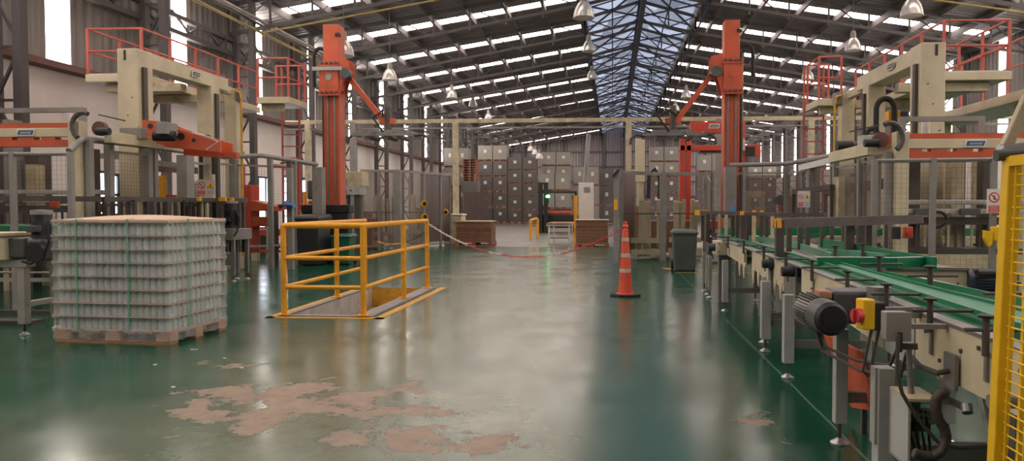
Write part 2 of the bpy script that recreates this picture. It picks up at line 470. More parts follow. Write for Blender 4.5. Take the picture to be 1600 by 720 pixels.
# roof slopes with glowing sheets
YR0 = 1.9
def slope(name, xa, xb, lab):
    m = MB(); za, zb = zroof(xa), zroof(xb); prev = Y0; ys = []
    y = YR0-BAY
    while y < Y1-1:
        if y-.38 > prev:
            m.hexa([(xa, prev, za), (xb, prev, zb), (xb, y-.38, zb), (xa, y-.38, za), (xa, prev, za+.1), (xb, prev, zb+.1), (xb, y-.38, zb+.1), (xa, y-.38, za+.1)])
            ys.append(y); prev = y+.38
        y += BAY
    m.hexa([(xa, prev, za), (xb, prev, zb), (xb, Y1, zb), (xa, Y1, za), (xa, prev, za+.1), (xb, prev, zb+.1), (xb, Y1, zb+.1), (xa, Y1, za+.1)])
    structure(name, m, 'roof_sheet', lab, 'ceiling')
    return ys
global_n = wn
for side, (xa, xb) in (('left', (XL-.3, SLX0)), ('right', (SLX1, XR+.3))):
    ys = slope('ceiling_'+side, xa, xb, 'dark grey ribbed sheet roof, %s slope' % side)
    for i, y in enumerate(ys):
        za, zb = zroof(xa), zroof(xb)
        # the sheets stop a little short of the eave and of the ridge light
        xc, xd = xa+(.9 if side == 'left' else .25), xb-(.25 if side == 'left' else .9)
        m = MB(); zc, zd = zroof(xc), zroof(xd)
        m.hexa([(xc, y-.38, zc+.02), (xd, y-.38, zd+.02), (xd, y+.38, zd+.02), (xc, y+.38, zc+.02), (xc, y-.38, zc+.08), (xd, y-.38, zd+.08), (xd, y+.38, zd+.08), (xc, y+.38, zc+.08)])
        structure('window_%d' % wn, m, 'daylight', 'glowing roof light sheet in the %s slope, %s from the camera end' % (side, ORD[i]), 'window'); wn += 1
        for (e0, e1) in ((xa, xc), (xd, xb)):
            m = MB(); z0, z1 = zroof(e0), zroof(e1)
            m.hexa([(e0, y-.38, z0), (e1, y-.38, z1), (e1, y+.38, z1), (e0, y+.38, z0), (e0, y-.38, z0+.1), (e1, y-.38, z1+.1), (e1, y+.38, z1+.1), (e0, y+.38, z0+.1)])
            structure('ceiling_%s_patch' % side, m, 'roof_sheet', 'short dark roof sheet at the end of a roof light', 'ceiling')
# ridge light (blue grey translucent sheets)
def ridge_mat():
    m = emis('ridge_sheet', (186, 196, 222), SLOT_L, 0, base=(150, 160, 180))
    nt = m.node_tree; N = nt.nodes; L = nt.links; b = N['Principled BSDF']
    tc = N.new('ShaderNodeTexCoord'); mp = N.new('ShaderNodeMapping'); mp.inputs['Scale'].default_value = (.55, .42, 0)
    vo = N.new('ShaderNodeTexVoronoi'); vo.distance = 'CHEBYCHEV'; vo.inputs['Scale'].default_value = 1.6
    mr = N.new('ShaderNodeMapRange'); mr.inputs[1].default_value = 0; mr.inputs[2].default_value = 1
    mr.inputs[3].default_value = SLOT_L*.45; mr.inputs[4].default_value = SLOT_L*1.5
    L.new(tc.outputs['Object'], mp.inputs['Vector']); L.new(mp.outputs['Vector'], vo.inputs['Vector'])
    sx = N.new('ShaderNodeSeparateXYZ'); L.new(vo.outputs['Color'], sx.inputs[0]); L.new(sx.outputs[0], mr.inputs[0])
    L.new(mr.outputs[0], b.inputs['Emission Strength'])
ridge_mat()
m = MB()
m.hexa([(SLX0, Y0, ZS+.05), (RX, Y0, RZ), (RX, Y1, RZ), (SLX0, Y1, ZS+.05), (SLX0, Y0, ZS+.12), (RX, Y0, RZ+.07), (RX, Y1, RZ+.07), (SLX0, Y1, ZS+.12)])
m.hexa([(RX, Y0, RZ), (SLX1, Y0, ZS+.05), (SLX1, Y1, ZS+.05), (RX, Y1, RZ), (RX, Y0, RZ+.07), (SLX1, Y0, ZS+.12), (SLX1, Y1, ZS+.12), (RX, Y1, RZ+.07)])
structure('window_%d' % wn, m, 'ridge_sheet', 'long bluish translucent ridge light along the roof', 'window'); wn += 1
structure('trim_3', MB().box(SLX1-.08, SLX1+.02, Y0, Y1, ZS-.25, ZS+.02), 'grey_light', 'pale gutter edge along the right side of the ridge light', 'trim')
structure('trim_4', MB().box(SLX0-.02, SLX0+.08, Y0, Y1, ZS-.25, ZS+.02), 'truss', 'dark edge beam along the left side of the ridge light', 'trim')
# purlins
ppos = [XL+1.0+1.45*k for k in range(8)]+[SLX1+.8+1.5*k for k in range(8)]
pn = {'left': 0, 'right': 0}
for x in ppos:
    z = zroof(x)-.14; side = 'left' if x < 1 else 'right'
    p = MB().bar((x, Y0+.02, z), (x, Y1-.02, z), .1, .24)
    k = pn[side]; pn[side] += 1
    tag(p.build('roof_purlin', 'truss'), 'dark steel purlin running the length of the %s roof slope, %s from the %s' % (side, ORD[k], 'left wall' if side == 'left' else 'ridge light'), 'purlin', 'roof purlins')
# trusses
def truss(y, i):
    t = T('roof_truss', '%s dark steel truss across the roof counted from the camera end' % ORD[i], 'truss', (RX, y, zroof(XL)-1.2), group='roof trusses')
    ch = MB(); wb = MB()
    D = 1.15
    def lo(x):
        if SLX0 <= x <= SLX1: return zroof(x)-.95-.15*(1-abs(x-RX)/2.43)
        return zroof(x)-D
    xs = [XL+.05]+[XL+.05+k*1.401 for k in range(1, 9)]
    xs = [XL+.1+(SLX0-XL-.1)*k/8 for k in range(9)]
    xr = [SLX1+(XR-.1-SLX1)*k/8 for k in range(9)]
    mid = [SLX0, -.02, RX, 2.42, SLX1]
    for seg in (xs, mid, xr):
        ch.bar((seg[0], y, zroof(seg[0])-.24), (seg[-1] if seg is not mid else RX, y, (zroof(seg[-1]) if seg is not mid else RZ)-.24), .1, .12)
        ch.bar((seg[0], y, lo(seg[0])), (seg[-1] if seg is not mid else RX, y, lo(seg[-1] if seg is not mid else RX)), .1, .11)
        if seg is mid:
            ch.bar((RX, y, RZ-.24), (SLX1, y, ZS-.24), .1, .12); ch.bar((RX, y, lo(RX)), (SLX1, y, lo(SLX1)), .1, .11)
        for k, x in enumerate(seg):
            wb.bar((x, y, lo(x)), (x, y, zroof(x)-.24), .06, .06)
            if k < len(seg)-1:
                x2 = seg[k+1]
                if seg is mid:
                    wb.bar((x, y, lo(x) if k % 2 else zroof(x)-.24), (x2, y, zroof(x2)-.24 if k % 2 else lo(x2)), .045)
                elif k % 2: wb.bar((x, y, zroof(x)-.24), (x2, y, lo(x2)), .04)
                else: wb.bar((x, y, lo(x)), (x2, y, zroof(x2)-.24), .022)
    ch.build('chord', 'truss', t); wb.build('web', 'truss', t)
for i in range(NT-1): truss(YT0+BAY*i+.0, i)
# ridge girder and the bracing under the ridge light
t = T('ridge_girder', 'dark lattice girder running under the middle of the blue ridge light', 'girder', (RX, Y0+1, RZ-1.4))
m = MB(); w = MB()
for z in (RZ-.3, RZ-1.15): m.bar((RX, Y0+.1, z), (RX, Y1-.1, z), .2, .14)
y = Y0+.2; k = 0
while y < Y1-2.5:
    w.bar((RX, y, RZ-.3), (RX, y, RZ-1.15), .08)
    w.bar((RX, y, RZ-(.3 if k % 2 else 1.15)), (RX, y+2.4, RZ-(1.15 if k % 2 else .3)), .07); y += 2.4; k += 1
m.build('chord', 'truss_blue', t); w.build('web', 'truss_blue', t)
for i in range(NT-2):
    y0, y1 = YT0+BAY*i, YT0+BAY*(i+1)
    w = MB()
    for xa, xb in ((SLX0, RX), (RX, SLX1)):
        for a, b_ in ((xa, xb), (xb, xa)):
            w.bar((a, y0, zroof(a)-.9), (b_, y1, zroof(b_)-.9), .06)
        xm = (xa+xb)/2
        w.bar((xm, y0, zroof(xm)-.3), (xm, y1, zroof(xm)-.3), .05)
    for yy in (y0+1.6, y0+3.2):
        w.bar((SLX0, yy, ZS-.25), (RX, yy, RZ-.25), .05); w.bar((RX, yy, RZ-.25), (SLX1, yy, ZS-.25), .05)
        w.bar((SLX0, yy, ZS-.25), (SLX0, yy, ZS-.9), .04); w.bar((SLX1, yy, ZS-.25), (SLX1, yy, ZS-.9), .04)
    for x in (SLX0, SLX1): w.bar((x, y0, ZS-.92), (x, y1, ZS-.92), .06)
    tag(w.build('ridge_bracing', 'truss_blue'), '%s bay of crossed dark bracing under the blue ridge light from the camera end' % ORD[i], 'bracing', 'bracing under the ridge light')
# lattice columns along both long walls
def lattice(x0, x1, y, ztop, lab, grp):
    t = T('lattice_column', lab, 'column', ((x0+x1)/2, y, 0), group=grp)
    for x in (x0, x1): MB().box(x-.085, x+.085, y-.1, y+.1, 0, ztop).build('chord', 'truss', t)
    w = MB(); z = .3; k = 0
    while z < ztop-.8:
        for yy in (y,):
            w.bar((x0, yy, z), (x1, yy, z), .05)
            w.bar((x0 if k % 2 else x1, yy, z), (x1 if k % 2 else x0, yy, z+1.05), .05)
        z += 1.05; k += 1
    w.build('lacing', 'truss', t)
for i in range(NT-1):
    y = YT0+BAY*i
    if y > 10: lattice(XL+.35, XL+.88, y, ZEL-.15, 'dark laced steel column against the left wall, %s of the row from the camera' % ORD[i-2], 'columns on the left wall')
    if y > 28: lattice(XR-1.2, XR-.3, y, ZER-.15, 'dark laced steel column against the right wall, %s of the row from the camera' % ORD[i-6], 'columns on the right wall')
# long steel ledge beams on the left wall
for nm, z, lab in (('wall_girder', 6.35, 'upper dark rusty lattice girder running along the left wall'),):
    t = T(nm, lab, 'girder', (XL+.5, 10, z)); m = MB()
    for dz in (0, .45): m.bar((XL+.24, Y0+.1, z+dz-.1), (XL+.24, Y1-.1, z+dz-.1), .18, .12)
    w = MB(); y = Y0+.2; k = 0
    while y < Y1-1:
        w.bar((XL+.3, y, z+(0 if k % 2 else .45)), (XL+.3, y+.8, z+(.45 if k % 2 else 0)), .05); y += .8; k += 1
    m.build('chord', 'truss', t); w.build('web', 'truss', t)
# pipes
def pipe(name, pts, r, m, lab, n=8):
    return tag(MB().tube(pts, r, n).build(name, m, smooth=True), lab, 'pipe')
pipe('gas_pipe', [(-11.3, 3, 6.95), (-11.3, 26.5, 6.95), (-11.25, 29.7, 7.0)], .045, 'pipe_yellow', 'yellow pipe running high beside the left wall')
pipe('grey_pipe', [(-11.05, 3, 7.15), (-11.05, 29.5, 7.2)], .06, 'grey_paint', 'grey pipe running above the yellow one beside the left wall')
pipe('grey_pipe', [(-11.5, 3, 7.3), (-11.5, 29.5, 7.3)], .05, 'steel_dark', 'dark thin pipe highest beside the left wall')
yy = YT0+BAY*5-.12
pipe('gas_pipe', [(XL+1.2, yy, zroof(XL+1.2)-1.32), (SLX0, yy, ZS-1.3), (RX, yy, RZ-1.35), (SLX1, yy, ZS-1.3), (XR-.5, yy, zroof(XR-.5)-1.32)], .032, 'pipe_yellow', 'yellow pipe crossing the hall under a roof truss')
# pit
p = MB()
p.box(PX0-.08, PX0, PY0, PY1, -2.2, -.002)
structure('wall_pit_left', p, 'pit_white', 'white painted left side of the stair pit', 'wall')
structure('wall_pit_right', MB().box(PX1, PX1+.08, PY0, PY1, -2.2, -.002), 'concrete', 'grey right side of the stair pit', 'wall')
structure('wall_pit_back', MB().box(PX0-.08, PX1+.08, PY1, PY1+.08, -2.2, -.002), 'yellow_paint', 'yellow painted far side of the stair pit', 'wall')
structure('wall_pit_front', MB().box(PX0-.08, PX1+.08, PY0-.08, PY0, -2.2, -.002), 'concrete', 'near side of the stair pit', 'wall')
structure('floor_pit', MB().box(PX0-.08, PX1+.08, PY0-.08, PY1+.08, -2.3, -2.2), 'pit_dark', 'dark bottom of the stair pit', 'floor')
# ============================================================ MIDDLE OF THE FLOOR
# painted yellow border round the stair pit, with a steel kerb inside it
b = MB(); w = .11
ox0, ox1, oy0, oy1 = PX0-.22, PX1+.36, PY0-.2, PY1+.12
for x0, x1, y0, y1 in ((ox0, ox0+w, oy0, oy1), (ox1-w, ox1, oy0, oy1), (ox0, ox1, oy0, oy0+w)):
    b.box(x0, x1, y0, y1, .0005, .004)
tag(b.build('floor_line', 'yellow_paint'), 'yellow painted border on the floor around the stair opening', 'floor marking')
k = MB(); k.box(PX1, PX1+.2, PY0-.1, PY1, .0005, .02); k.box(PX0-.08, PX0, PY0-.1, PY1, .0005, .02); k.box(PX0, PX1, PY0-.1, PY0, .0005, .02)
tag(k.build('kerb_plate', 'grey_paint'), 'grey steel kerb plate round the stair opening', 'kerb')
st = T('pit_stairs', 'steps going down into the floor opening inside the yellow railing', 'stairs', ((PX0+PX1)/2, 11, -2.19))
for i in range(6):
    y1_ = PY1-.03-.26*i; z = -.32-.3*i
    MB().box(PX0+.03, PX1-.03, y1_-.3, y1_, z-.05, z).build('tread', 'yellow_paint' if i % 2 == 0 else 'concrete', st)
for x in (PX0+.005, PX1-.03):
    MB().bar((x+.012, PY1-.12, -.4), (x+.012, PY1-1.75, -2.15), .02, .2).build('stringer', 'steel_dark', st)
# yellow railing
R = T('safety_railing', 'yellow tubular railing on three sides of the floor opening', 'railing', (-3.55, 10.4, .021))
xl, xr, yf, yb = PX0-.04, PX1+.08, PY0-.05, PY1-.02
ht = 1.12
posts = [(xl, yf), (xr, yf), (xl, yf+1.75), (xr, yf+1.75), (xr, yb-.08)]
for (x, y) in posts:
    MB().tube([(x, y, .02), (x, y, ht)], .034, 12).build('post', 'yellow', R, smooth=True)
    MB().box(x-.07, x+.07, y-.06, y+.06, .02, .032).build('base_plate', 'yellow', R)
xbl, ybl = xl+.02, yf+3.0
MB().tube([(xl, ybl, ht), (xl, ybl, .02)], .03, 12).build('post', 'yellow', R, smooth=True)
for z, r in ((ht, .036), (.72, .027), (.36, .027)):
    MB().tube([(xl, ybl, z), (xl, yf+.04, z), (xl+.01, yf+.01, z), (xl+.04, yf, z), (xr-.04, yf, z), (xr-.01, yf+.01, z), (xr, yf+.04, z), (xr, yb-.08, z)], r, 12).build('top_rail' if z == ht else 'middle_rail', 'yellow', R, smooth=True)
# ------------------------------------------------------------ wrapped pallet of jars
pc = (G(270, 540)+G(346, 515))/2
ang = math.atan2(7.02-6.84, -5.6+4.26)+PI     # direction of the long side
ux = V((1, -.07, 0)).normalized(); uy = V((-ux.y, ux.x, 0))
W_, D_ = 1.25, .92
corner = V((-4.31, 6.87, 0))                   # front right corner on the floor
O = corner-ux*W_
def PP(a, b_, z): return O+ux*a+uy*b_+V((0, 0, z))
def pbox(m, a0, a1, b0, b1, z0, z1):
    return m.hexa([PP(a0, b0, z0), PP(a1, b0, z0), PP(a1, b1, z0), PP(a0, b1, z0), PP(a0, b0, z1), PP(a1, b0, z1), PP(a1, b1, z1), PP(a0, b1, z1)])
pal = T('wooden_pallet', 'wooden pallet under the shrink wrapped block of glass jars', 'pallet', PP(W_/2, D_/2, 0))
for i in range(3):
    b0 = (0, D_/2-.06, D_-.12)[i]
    pbox(MB(), 0, W_, b0, b0+.12, 0, .02).build('bottom_board', 'wood', pal)
    for j in range(3):
        a0 = (0, W_/2-.075, W_-.15)[j]
        pbox(MB(), a0, a0+.15, b0, b0+.12, .02, .105).build('block', 'wood', pal)
for i in range(7):
    a0 = i*(W_-.12)/6
    pbox(MB(), a0, a0+.12, 0, D_, .105, .125).build('top_board', 'wood', pal)
# jars: outer rows as separate things, hidden core as one
NA, NB, LH, Z0 = 17, 12, .133, .13
JR = (W_-.03)/NA/2
prof = [(JR*.9, 0), (JR*.98, .01), (JR*.98, .082), (JR*.6, .102), (JR*.56, .121)]
def jar_mesh(n): m = MB(); m.lathe([(r-.0008, z) for r, z in prof], (0, 0, 0), n); return m
j0 = jar_mesh(12).build('glass_jar', 'jar_glass', smooth=True); j0.location = (0, 0, 0)
first = True
core = MB()
for l in range(8):
    z = Z0+l*(LH)
    for a in range(NA):
        for b_ in range(NB):
            aa = .015+JR+a*2*JR; bb = .015+JR+b_*(D_-.03-2*JR)/(NB-1)
            vis = b_ == 0 or a == NA-1
            if vis:
                o = j0 if first else j0.copy()
                if not first: COL.objects.link(o)
                first = False
                o.location = PP(aa, bb, z+.004)
                if b_ == 0:
                    tag(o, 'clear glass jar, front of wrapped block, %s layer up, %s from the left' % (ORD[l], ORD[a]), 'jar', 'jars on the front side of the block, %s layer' % ORD[l])
                else:
                    tag(o, 'clear glass jar, right side of wrapped block, %s layer up, %s behind the corner' % (ORD[l], ORD[b_-1]), 'jar', 'jars on the right side of the block, %s layer' % ORD[l])
            elif b_ < 4 or a > NA-4 or l == 7:
                p = PP(aa, bb, z+.004); core.lathe([(JR*.9, 0), (JR*.97, .09), (JR*.6, .121)], p, 6)
tag(core.build('glass_jars', 'jar_glass', smooth=True), 'mass of clear glass jars in the middle of the wrapped block', 'jar', kind='stuff')
for l in range(9):
    m = MB(); z = Z0+l*LH-.003
    e = .012 if l not in (0, 8) else .0
    pbox(m, -e, W_+e, -e, D_+e, z, z+.004 if l < 8 else z+.006)
    tag(m.build('layer_sheet', 'sheet'), ('brown card sheet under the bottom layer of jars' if l == 0 else 'brown card sheet between the %s and %s layers of jars' % (ORD[l-1], ORD[l]) if l < 8 else 'brown card sheet on top of the jars'), 'card sheet', 'card sheets between the layers of jars')
zt = Z0+8*LH+.004
tf = MB()
pbox(tf, -.01, W_+.01, -.01, .09, zt, zt+.025); pbox(tf, -.01, W_+.01, D_-.08, D_+.01, zt, zt+.025)
pbox(tf, -.01, .09, .09, D_-.08, zt, zt+.025); pbox(tf, W_-.09, W_+.01, .09, D_-.08, zt, zt+.025)
nd = 9
vs = []; fs = []
for i_ in range(nd):
    for j_ in range(nd):
        u_, v_ = i_/(nd-1), j_/(nd-1)
        vs.append(PP(.02+(W_-.04)*u_, .02+(D_-.04)*v_, zt+.024+.045*(math.sin(PI*u_)*math.sin(PI*v_))**.6))
for i_ in range(nd-1):
    for j_ in range(nd-1): fs.append((i_*nd+j_, (i_+1)*nd+j_, (i_+1)*nd+j_+1, i_*nd+j_+1))
tf.add(vs, fs)
tag(tf.build('top_frame', 'card_top'), 'pale wooden frame and board lying on top of the wrapped jars', 'top board')
# stretch film: a pinched skin round everything, loose at the foot
fm = MB(); rows = []
rng_ = random.Random(3)
NS = 40
def ring(off, z, flare=0):
    pts = []
    per = [(0, 0), (W_, 0), (W_, D_), (0, D_)]
    cr = .03
    for s_ in range(4):
        (a0, b0), (a1, b1) = per[s_], per[(s_+1) % 4]
        for k_ in range(NS//4+1):
            t_ = k_/(NS//4+1)
            a = a0+(a1-a0)*t_; b__ = b0+(b1-b0)*t_
            na = (0, 1, 0, -1)[s_]; nb = (-1, 0, 1, 0)[s_]
            if k_ == 0:
                pa = (-1, 1, 1, -1)[s_]; pb = (-1, -1, 1, 1)[s_]
                pts.append(PP(a+pa*off*.9, b__+pb*off*.9, z+rng_.uniform(-1, 1)*flare*.3)); continue
            o2 = off+rng_.uniform(-1, 1)*.002+rng_.uniform(0, 1)*flare
            pts.append(PP(a+na*o2, b__+nb*o2, z+rng_.uniform(-1, 1)*flare*.6))
    return pts
zs = [(.035, .014, .012), (.09, .012, .012), (.125, .02, .008)]
for l in range(8):
    z = Z0+l*LH
    zs += [(z+.006, .02, 0), (z+.03, .009, 0), (z+.075, .006, 0), (z+.11, .008, 0), (z+LH-.008, .019, 0)]
zs += [(zt+.028, .016, 0)]
for z, off, fl_ in zs: rows.append(ring(off, z, fl_))
n = len(rows[0]); vs = [p for r in rows for p in r]; fs = [(i*n+k_, i*n+(k_+1) % n, (i+1)*n+(k_+1) % n, (i+1)*n+k_) for i in range(len(rows)-1) for k_ in range(n)]
fm.add(vs, fs)
tag(fm.build('stretch_film', 'film', smooth=True), 'milky transparent film wrapped round the block of glass jars', 'plastic film')
for i, (a, nm) in enumerate(((.27, 'left'), (.83, 'right'))):
    m = MB()
    pts = [(a, -.024, .13), (a, -.024, zt+.03), (a, .0, zt+.034), (a, D_, zt+.034), (a, D_+.024, zt+.03), (a, D_+.024, .13)]
    for q in range(len(pts)-1): m.bar(PP(*pts[q]), PP(*pts[q+1]), .016, .003, up=uy if abs(pts[q][2]-pts[q+1][2]) > .2 else (0, 0, 1))
    tag(m.build('strapping_band', 'frost_green'), 'green strapping band on the %s half of the wrapped block front' % nm, 'strap')
for i, (b_, nm) in enumerate(((.28, 'nearer the front corner'), (.68, 'nearer the back'))):
    m = MB()
    pts = [(W_+.024, b_, .13), (W_+.024, b_, zt+.03), (W_, b_, zt+.038), (0, b_, zt+.038), (-.024, b_, zt+.03), (-.024, b_, .13)]
    for q in range(len(pts)-1): m.bar(PP(*pts[q]), PP(*pts[q+1]), .016, .003, up=ux if abs(pts[q][2]-pts[q+1][2]) > .2 else (0, 0, 1))
    tag(m.build('strapping_band', 'frost_green' if i == 0 else 'film'), 'thin band round the short side of the wrapped block, %s' % nm, 'strap')
# ------------------------------------------------------------ traffic cone and chain
c = G(977, 462)
cn = T('traffic_cone', 'tall slim orange traffic cone with three pale reflective bands on the green floor', 'cone', c)
bm_ = MB(); pts = [(c.x+.235*math.cos(PI/4*k_+PI/8)*1.05, c.y+.235*math.sin(PI/4*k_+PI/8)*1.05, 0) for k_ in range(8)]
bm_.prism(pts, (0, 0, .035)); bm_.build('base', 'rubber', cn, bevel=.006)
MB().lathe([(.14, .03), (.135, .045), (.11, .05)], c, 24).build('flange', 'cone_orange', cn, smooth=True)
def cr(z): return .108-.062*(z-.05)/(.99-.05)
MB().lathe([(cr(.05), .05), (cr(.99), .99), (.052, .995), (.052, 1.0), (.03, 1.01), (.028, 1.03), (.045, 1.045), (.045, 1.065), (.028, 1.08), (.026, 1.10), (.033, 1.11), (.03, 1.125), (0, 1.13)], c, 24).build('body', 'cone_orange', cn, smooth=True)
for z in (.83, .59, .36):
    MB().lathe([(cr(z)+.003, z), (cr(z+.055)+.003, z+.055)], c, 24).build('reflective_band', 'reflective', cn, smooth=True)
# chain: alternating red and white link lengths
def chain(p, q, sag, n, lab, runs):
    t = T('plastic_chain', lab, 'chain', p)
    pts = []
    for i in range(n+1):
        s = i/n; v = V(p).lerp(V(q), s); v.z -= sag*4*s*(1-s); pts.append(v)
    for (a, b_, m) in runs:
        mb = MB()
        for i in range(int(a*n), int(b_*n)):
            u, v = pts[i], pts[i+1]; d = (v-u); c_ = (u+v)/2; L_ = d.length*.66; dn = d.normalized()
            s_ = dn.cross(V((0, 0, 1))).normalized(); up_ = s_.cross(dn)
            ax = s_ if i % 2 else up_
            ring_ = [c_+dn*(L_*math.cos(k_*PI/4))+ax*(.013*math.sin(k_*PI/4)) for k_ in range(9)]
            mb.tube(ring_, .0055, 5)
        mb.build('link_run', m, t)
pr = V((xr, yb-.08, 1.09)); qc = V((c.x-.03, c.y, 1.03))
chain(pr, qc, .50, 96, 'red and white plastic chain sagging from the yellow railing to the orange cone', [(0, .22, 'chain_white'), (.22, .34, 'chain_red'), (.34, .40, 'chain_white'), (.40, .62, 'chain_red'), (.62, .70, 'chain_white'), (.70, 1, 'chain_red')])
chain((xr, yb-.1, .95), A(590, 377, 13.8), .12, 40, 'short yellow plastic chain hanging beyond the far end of the yellow railing', [(0, .45, 'steel_dark'), (.45, 1, 'yellow')])
# ------------------------------------------------------------ wheelie bins
def bin_(c, h, w, d, body, lidm, lab, rz=0):
    t = T('wheelie_bin', lab, 'bin', c, rz)
    Rm = Matrix.Rotation(rz, 3, 'Z'); c = V(c)
    def q(x, y, z): return c+Rm@V((x, y, z))
    m = MB(); k_ = .82
    m.hexa([q(-w/2*k_, -d/2*k_, .02), q(w/2*k_, -d/2*k_, .02), q(w/2*k_, d/2*k_, .02), q(-w/2*k_, d/2*k_, .02), q(-w/2, -d/2, h*.9), q(w/2, -d/2, h*.9), q(w/2, d/2, h*.9), q(-w/2, d/2, h*.9)])
    m.build('body', body, t, bevel=.02)
    m = MB(); m.hexa([q(-w/2-.02, -d/2-.02, h*.88), q(w/2+.02, -d/2-.02, h*.88), q(w/2+.02, d/2+.02, h*.88), q(-w/2-.02, d/2+.02, h*.88), q(-w/2-.02, -d/2-.02, h*.92), q(w/2+.02, -d/2-.02, h*.92), q(w/2+.02, d/2+.02, h*.92), q(-w/2-.02, d/2+.02, h*.92)])
    m.build('rim', body, t, bevel=.006)
    m = MB(); m.hexa([q(-w/2-.03, -d/2-.04, h*.92), q(w/2+.03, -d/2-.04, h*.92), q(w/2+.03, d/2+.03, h*.93), q(-w/2-.03, d/2+.03, h*.93), q(-w/2+.02, -d/2+.02, h*.965), q(w/2-.02, -d/2+.02, h*.965), q(w/2-.02, d/2, h), q(-w/2+.02, d/2, h)])
    l = m.build('lid', lidm, t, bevel=.01)
    MB().cyl(q(-w/2+.06, d/2+.06, h*.93), q(w/2-.06, d/2+.06, h*.93), .014).build('handle', lidm, l, smooth=True)
    for s in (-1, 1):
        MB().cyl(q(s*(w/2-.05), d/2-.02, .1), q(s*(w/2), d/2-.02, .1), .1, n=16).build('wheel', 'rubber', t, smooth=True)
    return t
g = G(1070, 424); bin_((g.x, g.y+.2, 0), .88, .50, .5, 'bin_grey', 'bin_grey', 'dark grey wheelie bin on the green floor beside the right cage')
bin_((A(487, 330, 16.7).x, 16.7, 0), 1.18, .64, .7, 'bin_dark', 'bin_dark', 'large dark wheelie bin behind the yellow railing', -.05)
bin_((A(536, 300, 16.9).x, 16.9, 0), .72, .46, .46, 'bin_green', 'bin_green', 'bright green bin behind the yellow railing')
cx0, cx1 = A(470, 330, 17.4).x, A(546, 330, 17.4).x
t = T('black_container', 'long black rectangular container behind the wheelie bin', 'container', ((cx0+cx1)/2, 17.5, 0))
MB().box(cx0+.04, cx1-.04, 17.42, 17.7, .02, 1.22).build('body', 'black', t, bevel=.03)
MB().box(cx0, cx1, 17.4, 17.72, 1.2, 1.40).build('rim', 'black', t, bevel=.02)
# yellow floor marks near the right bin
for i, (x, y, a, lab) in enumerate(((1.28, 16.0, .5, 'short yellow floor mark left of the grey bin'), (2.0, 15.9, .5, 'short yellow floor mark right of the grey bin'))):
    tag(MB().cb((x, y, .0025), .12, .7, .003, a).build('floor_line', 'yellow_paint'), lab, 'floor marking')
tag(MB().box(1.3, 4.0, 15.2, 15.25, .0005, .003).build('floor_line', 'yellow_paint'), 'thin yellow floor line passing beside the grey bin', 'floor marking')
# ------------------------------------------------------------ hanging lamps
def lamp(px, py, Y, lab, first=[None]):
    p = A(px, py, Y)
    top = zroof(p.x)+.03
    if first[0] is None:
        t = T('hanging_lamp', lab, 'lamp', (0, 0, 0), group='bell shaped hall lamps')
        MB().lathe([(.02, .3), (.07, .28), (.09, .18), (.09, .08), (.12, .02)], (0, 0, 0), 16).build('ballast_housing', 'grey_paint', t, smooth=True)
        MB().lathe([(.12, .03), (.16, -.02), (.215, -.12), (.25, -.24), (.262, -.34), (.25, -.34), (.235, -.24), (.2, -.12), (.14, -.02), (0, .0)], (0, 0, 0), 24).build('reflector', 'aluminium', t, smooth=True)
        MB().lathe([(0, -.22), (.05, -.2), (.055, -.12), (.03, 0)], (0, 0, 0), 12).build('bulb', 'white', t, smooth=True)
        MB().lathe([(.262, -.34), (.27, -.35), (.262, -.36), (.25, -.35)], (0, 0, 0), 24).build('rim', 'aluminium', t, smooth=True)
        first[0] = t; t.location = p
        t2 = t
    else:
        t2 = copy_tree(first[0], p, label=lab)
        for ch in list(t2.children):
            if ch.name.startswith('hanging_cord'): bpy.data.objects.remove(ch)
    MB().cyl((p.x, p.y, p.z+.28), (p.x, p.y, max(top, p.z+.35)), .012, n=6).build('hanging_cord', 'steel_dark', t2)
for px, py, Y, lab in [
    (912, 6, 18.5, 'hall lamp hanging left of the blue ridge light, nearest of its row'),
    (537, 66, 19.0, 'hall lamp hanging just right of the left orange column top'),
    (609, 110, 26.5, 'hall lamp hanging above the left orange arm'),
    (920, 66, 28.5, 'hall lamp hanging left of the blue ridge light, second of its row'),
    (925, 112, 38, 'hall lamp hanging left of the blue ridge light, third of its row'),
    (739, 157, 43, 'small distant hall lamp over the left aisle, nearer one'),
    (706, 142, 36, 'hall lamp hanging over the left cage row'),
    (763, 178, 50, 'small distant hall lamp over the stacked pallets'),
    (1425, 2, 18.5, 'hall lamp hanging at the top above the right gantry'),
    (1333, 62, 25, 'hall lamp hanging above the right gantry, second of its row'),
    (1262, 112, 33, 'hall lamp hanging above the right gantry, third of its row'),
    (1072, 142, 38, 'hall lamp hanging left of the right orange column, nearer one'),
    (1055, 164, 46, 'hall lamp hanging left of the right orange column, farther one'),
    (829, 229, 60, 'tiny far lamp in front of the gable wall, left of three'),
    (836, 234, 56, 'tiny far lamp in front of the gable wall, middle of three'),
    (843, 240, 52, 'tiny far lamp in front of the gable wall, right of three')]:
    lamp(px, py, Y, lab)
# ------------------------------------------------------------ cream cable gantry across the hall
t = T('cable_gantry', 'long cream beam on slim posts crossing the hall above the stacks', 'gantry', (0, 26, 0))
MB().box(-11.8, 14.6, 25.93, 26.07, 4.33, 4.47).build('beam', 'cream_old', t)
MB().box(-11.8, 14.6, 25.96, 26.04, 4.12, 4.18).build('lower_bar', 'grey_paint', t)
for px in (482, 552, 712, 982, 1122, 1267):
    x = A(px, 250, 26).x
    MB().box(x-.1, x+.1, 25.92, 26.08, 0, 4.4).build('post', 'cream_old' if px not in (552, 1122) else 'grey_paint', t)
    MB().box(x-.16, x+.16, 25.86, 26.14, 0, .02).build('base_plate', 'cream_old', t)
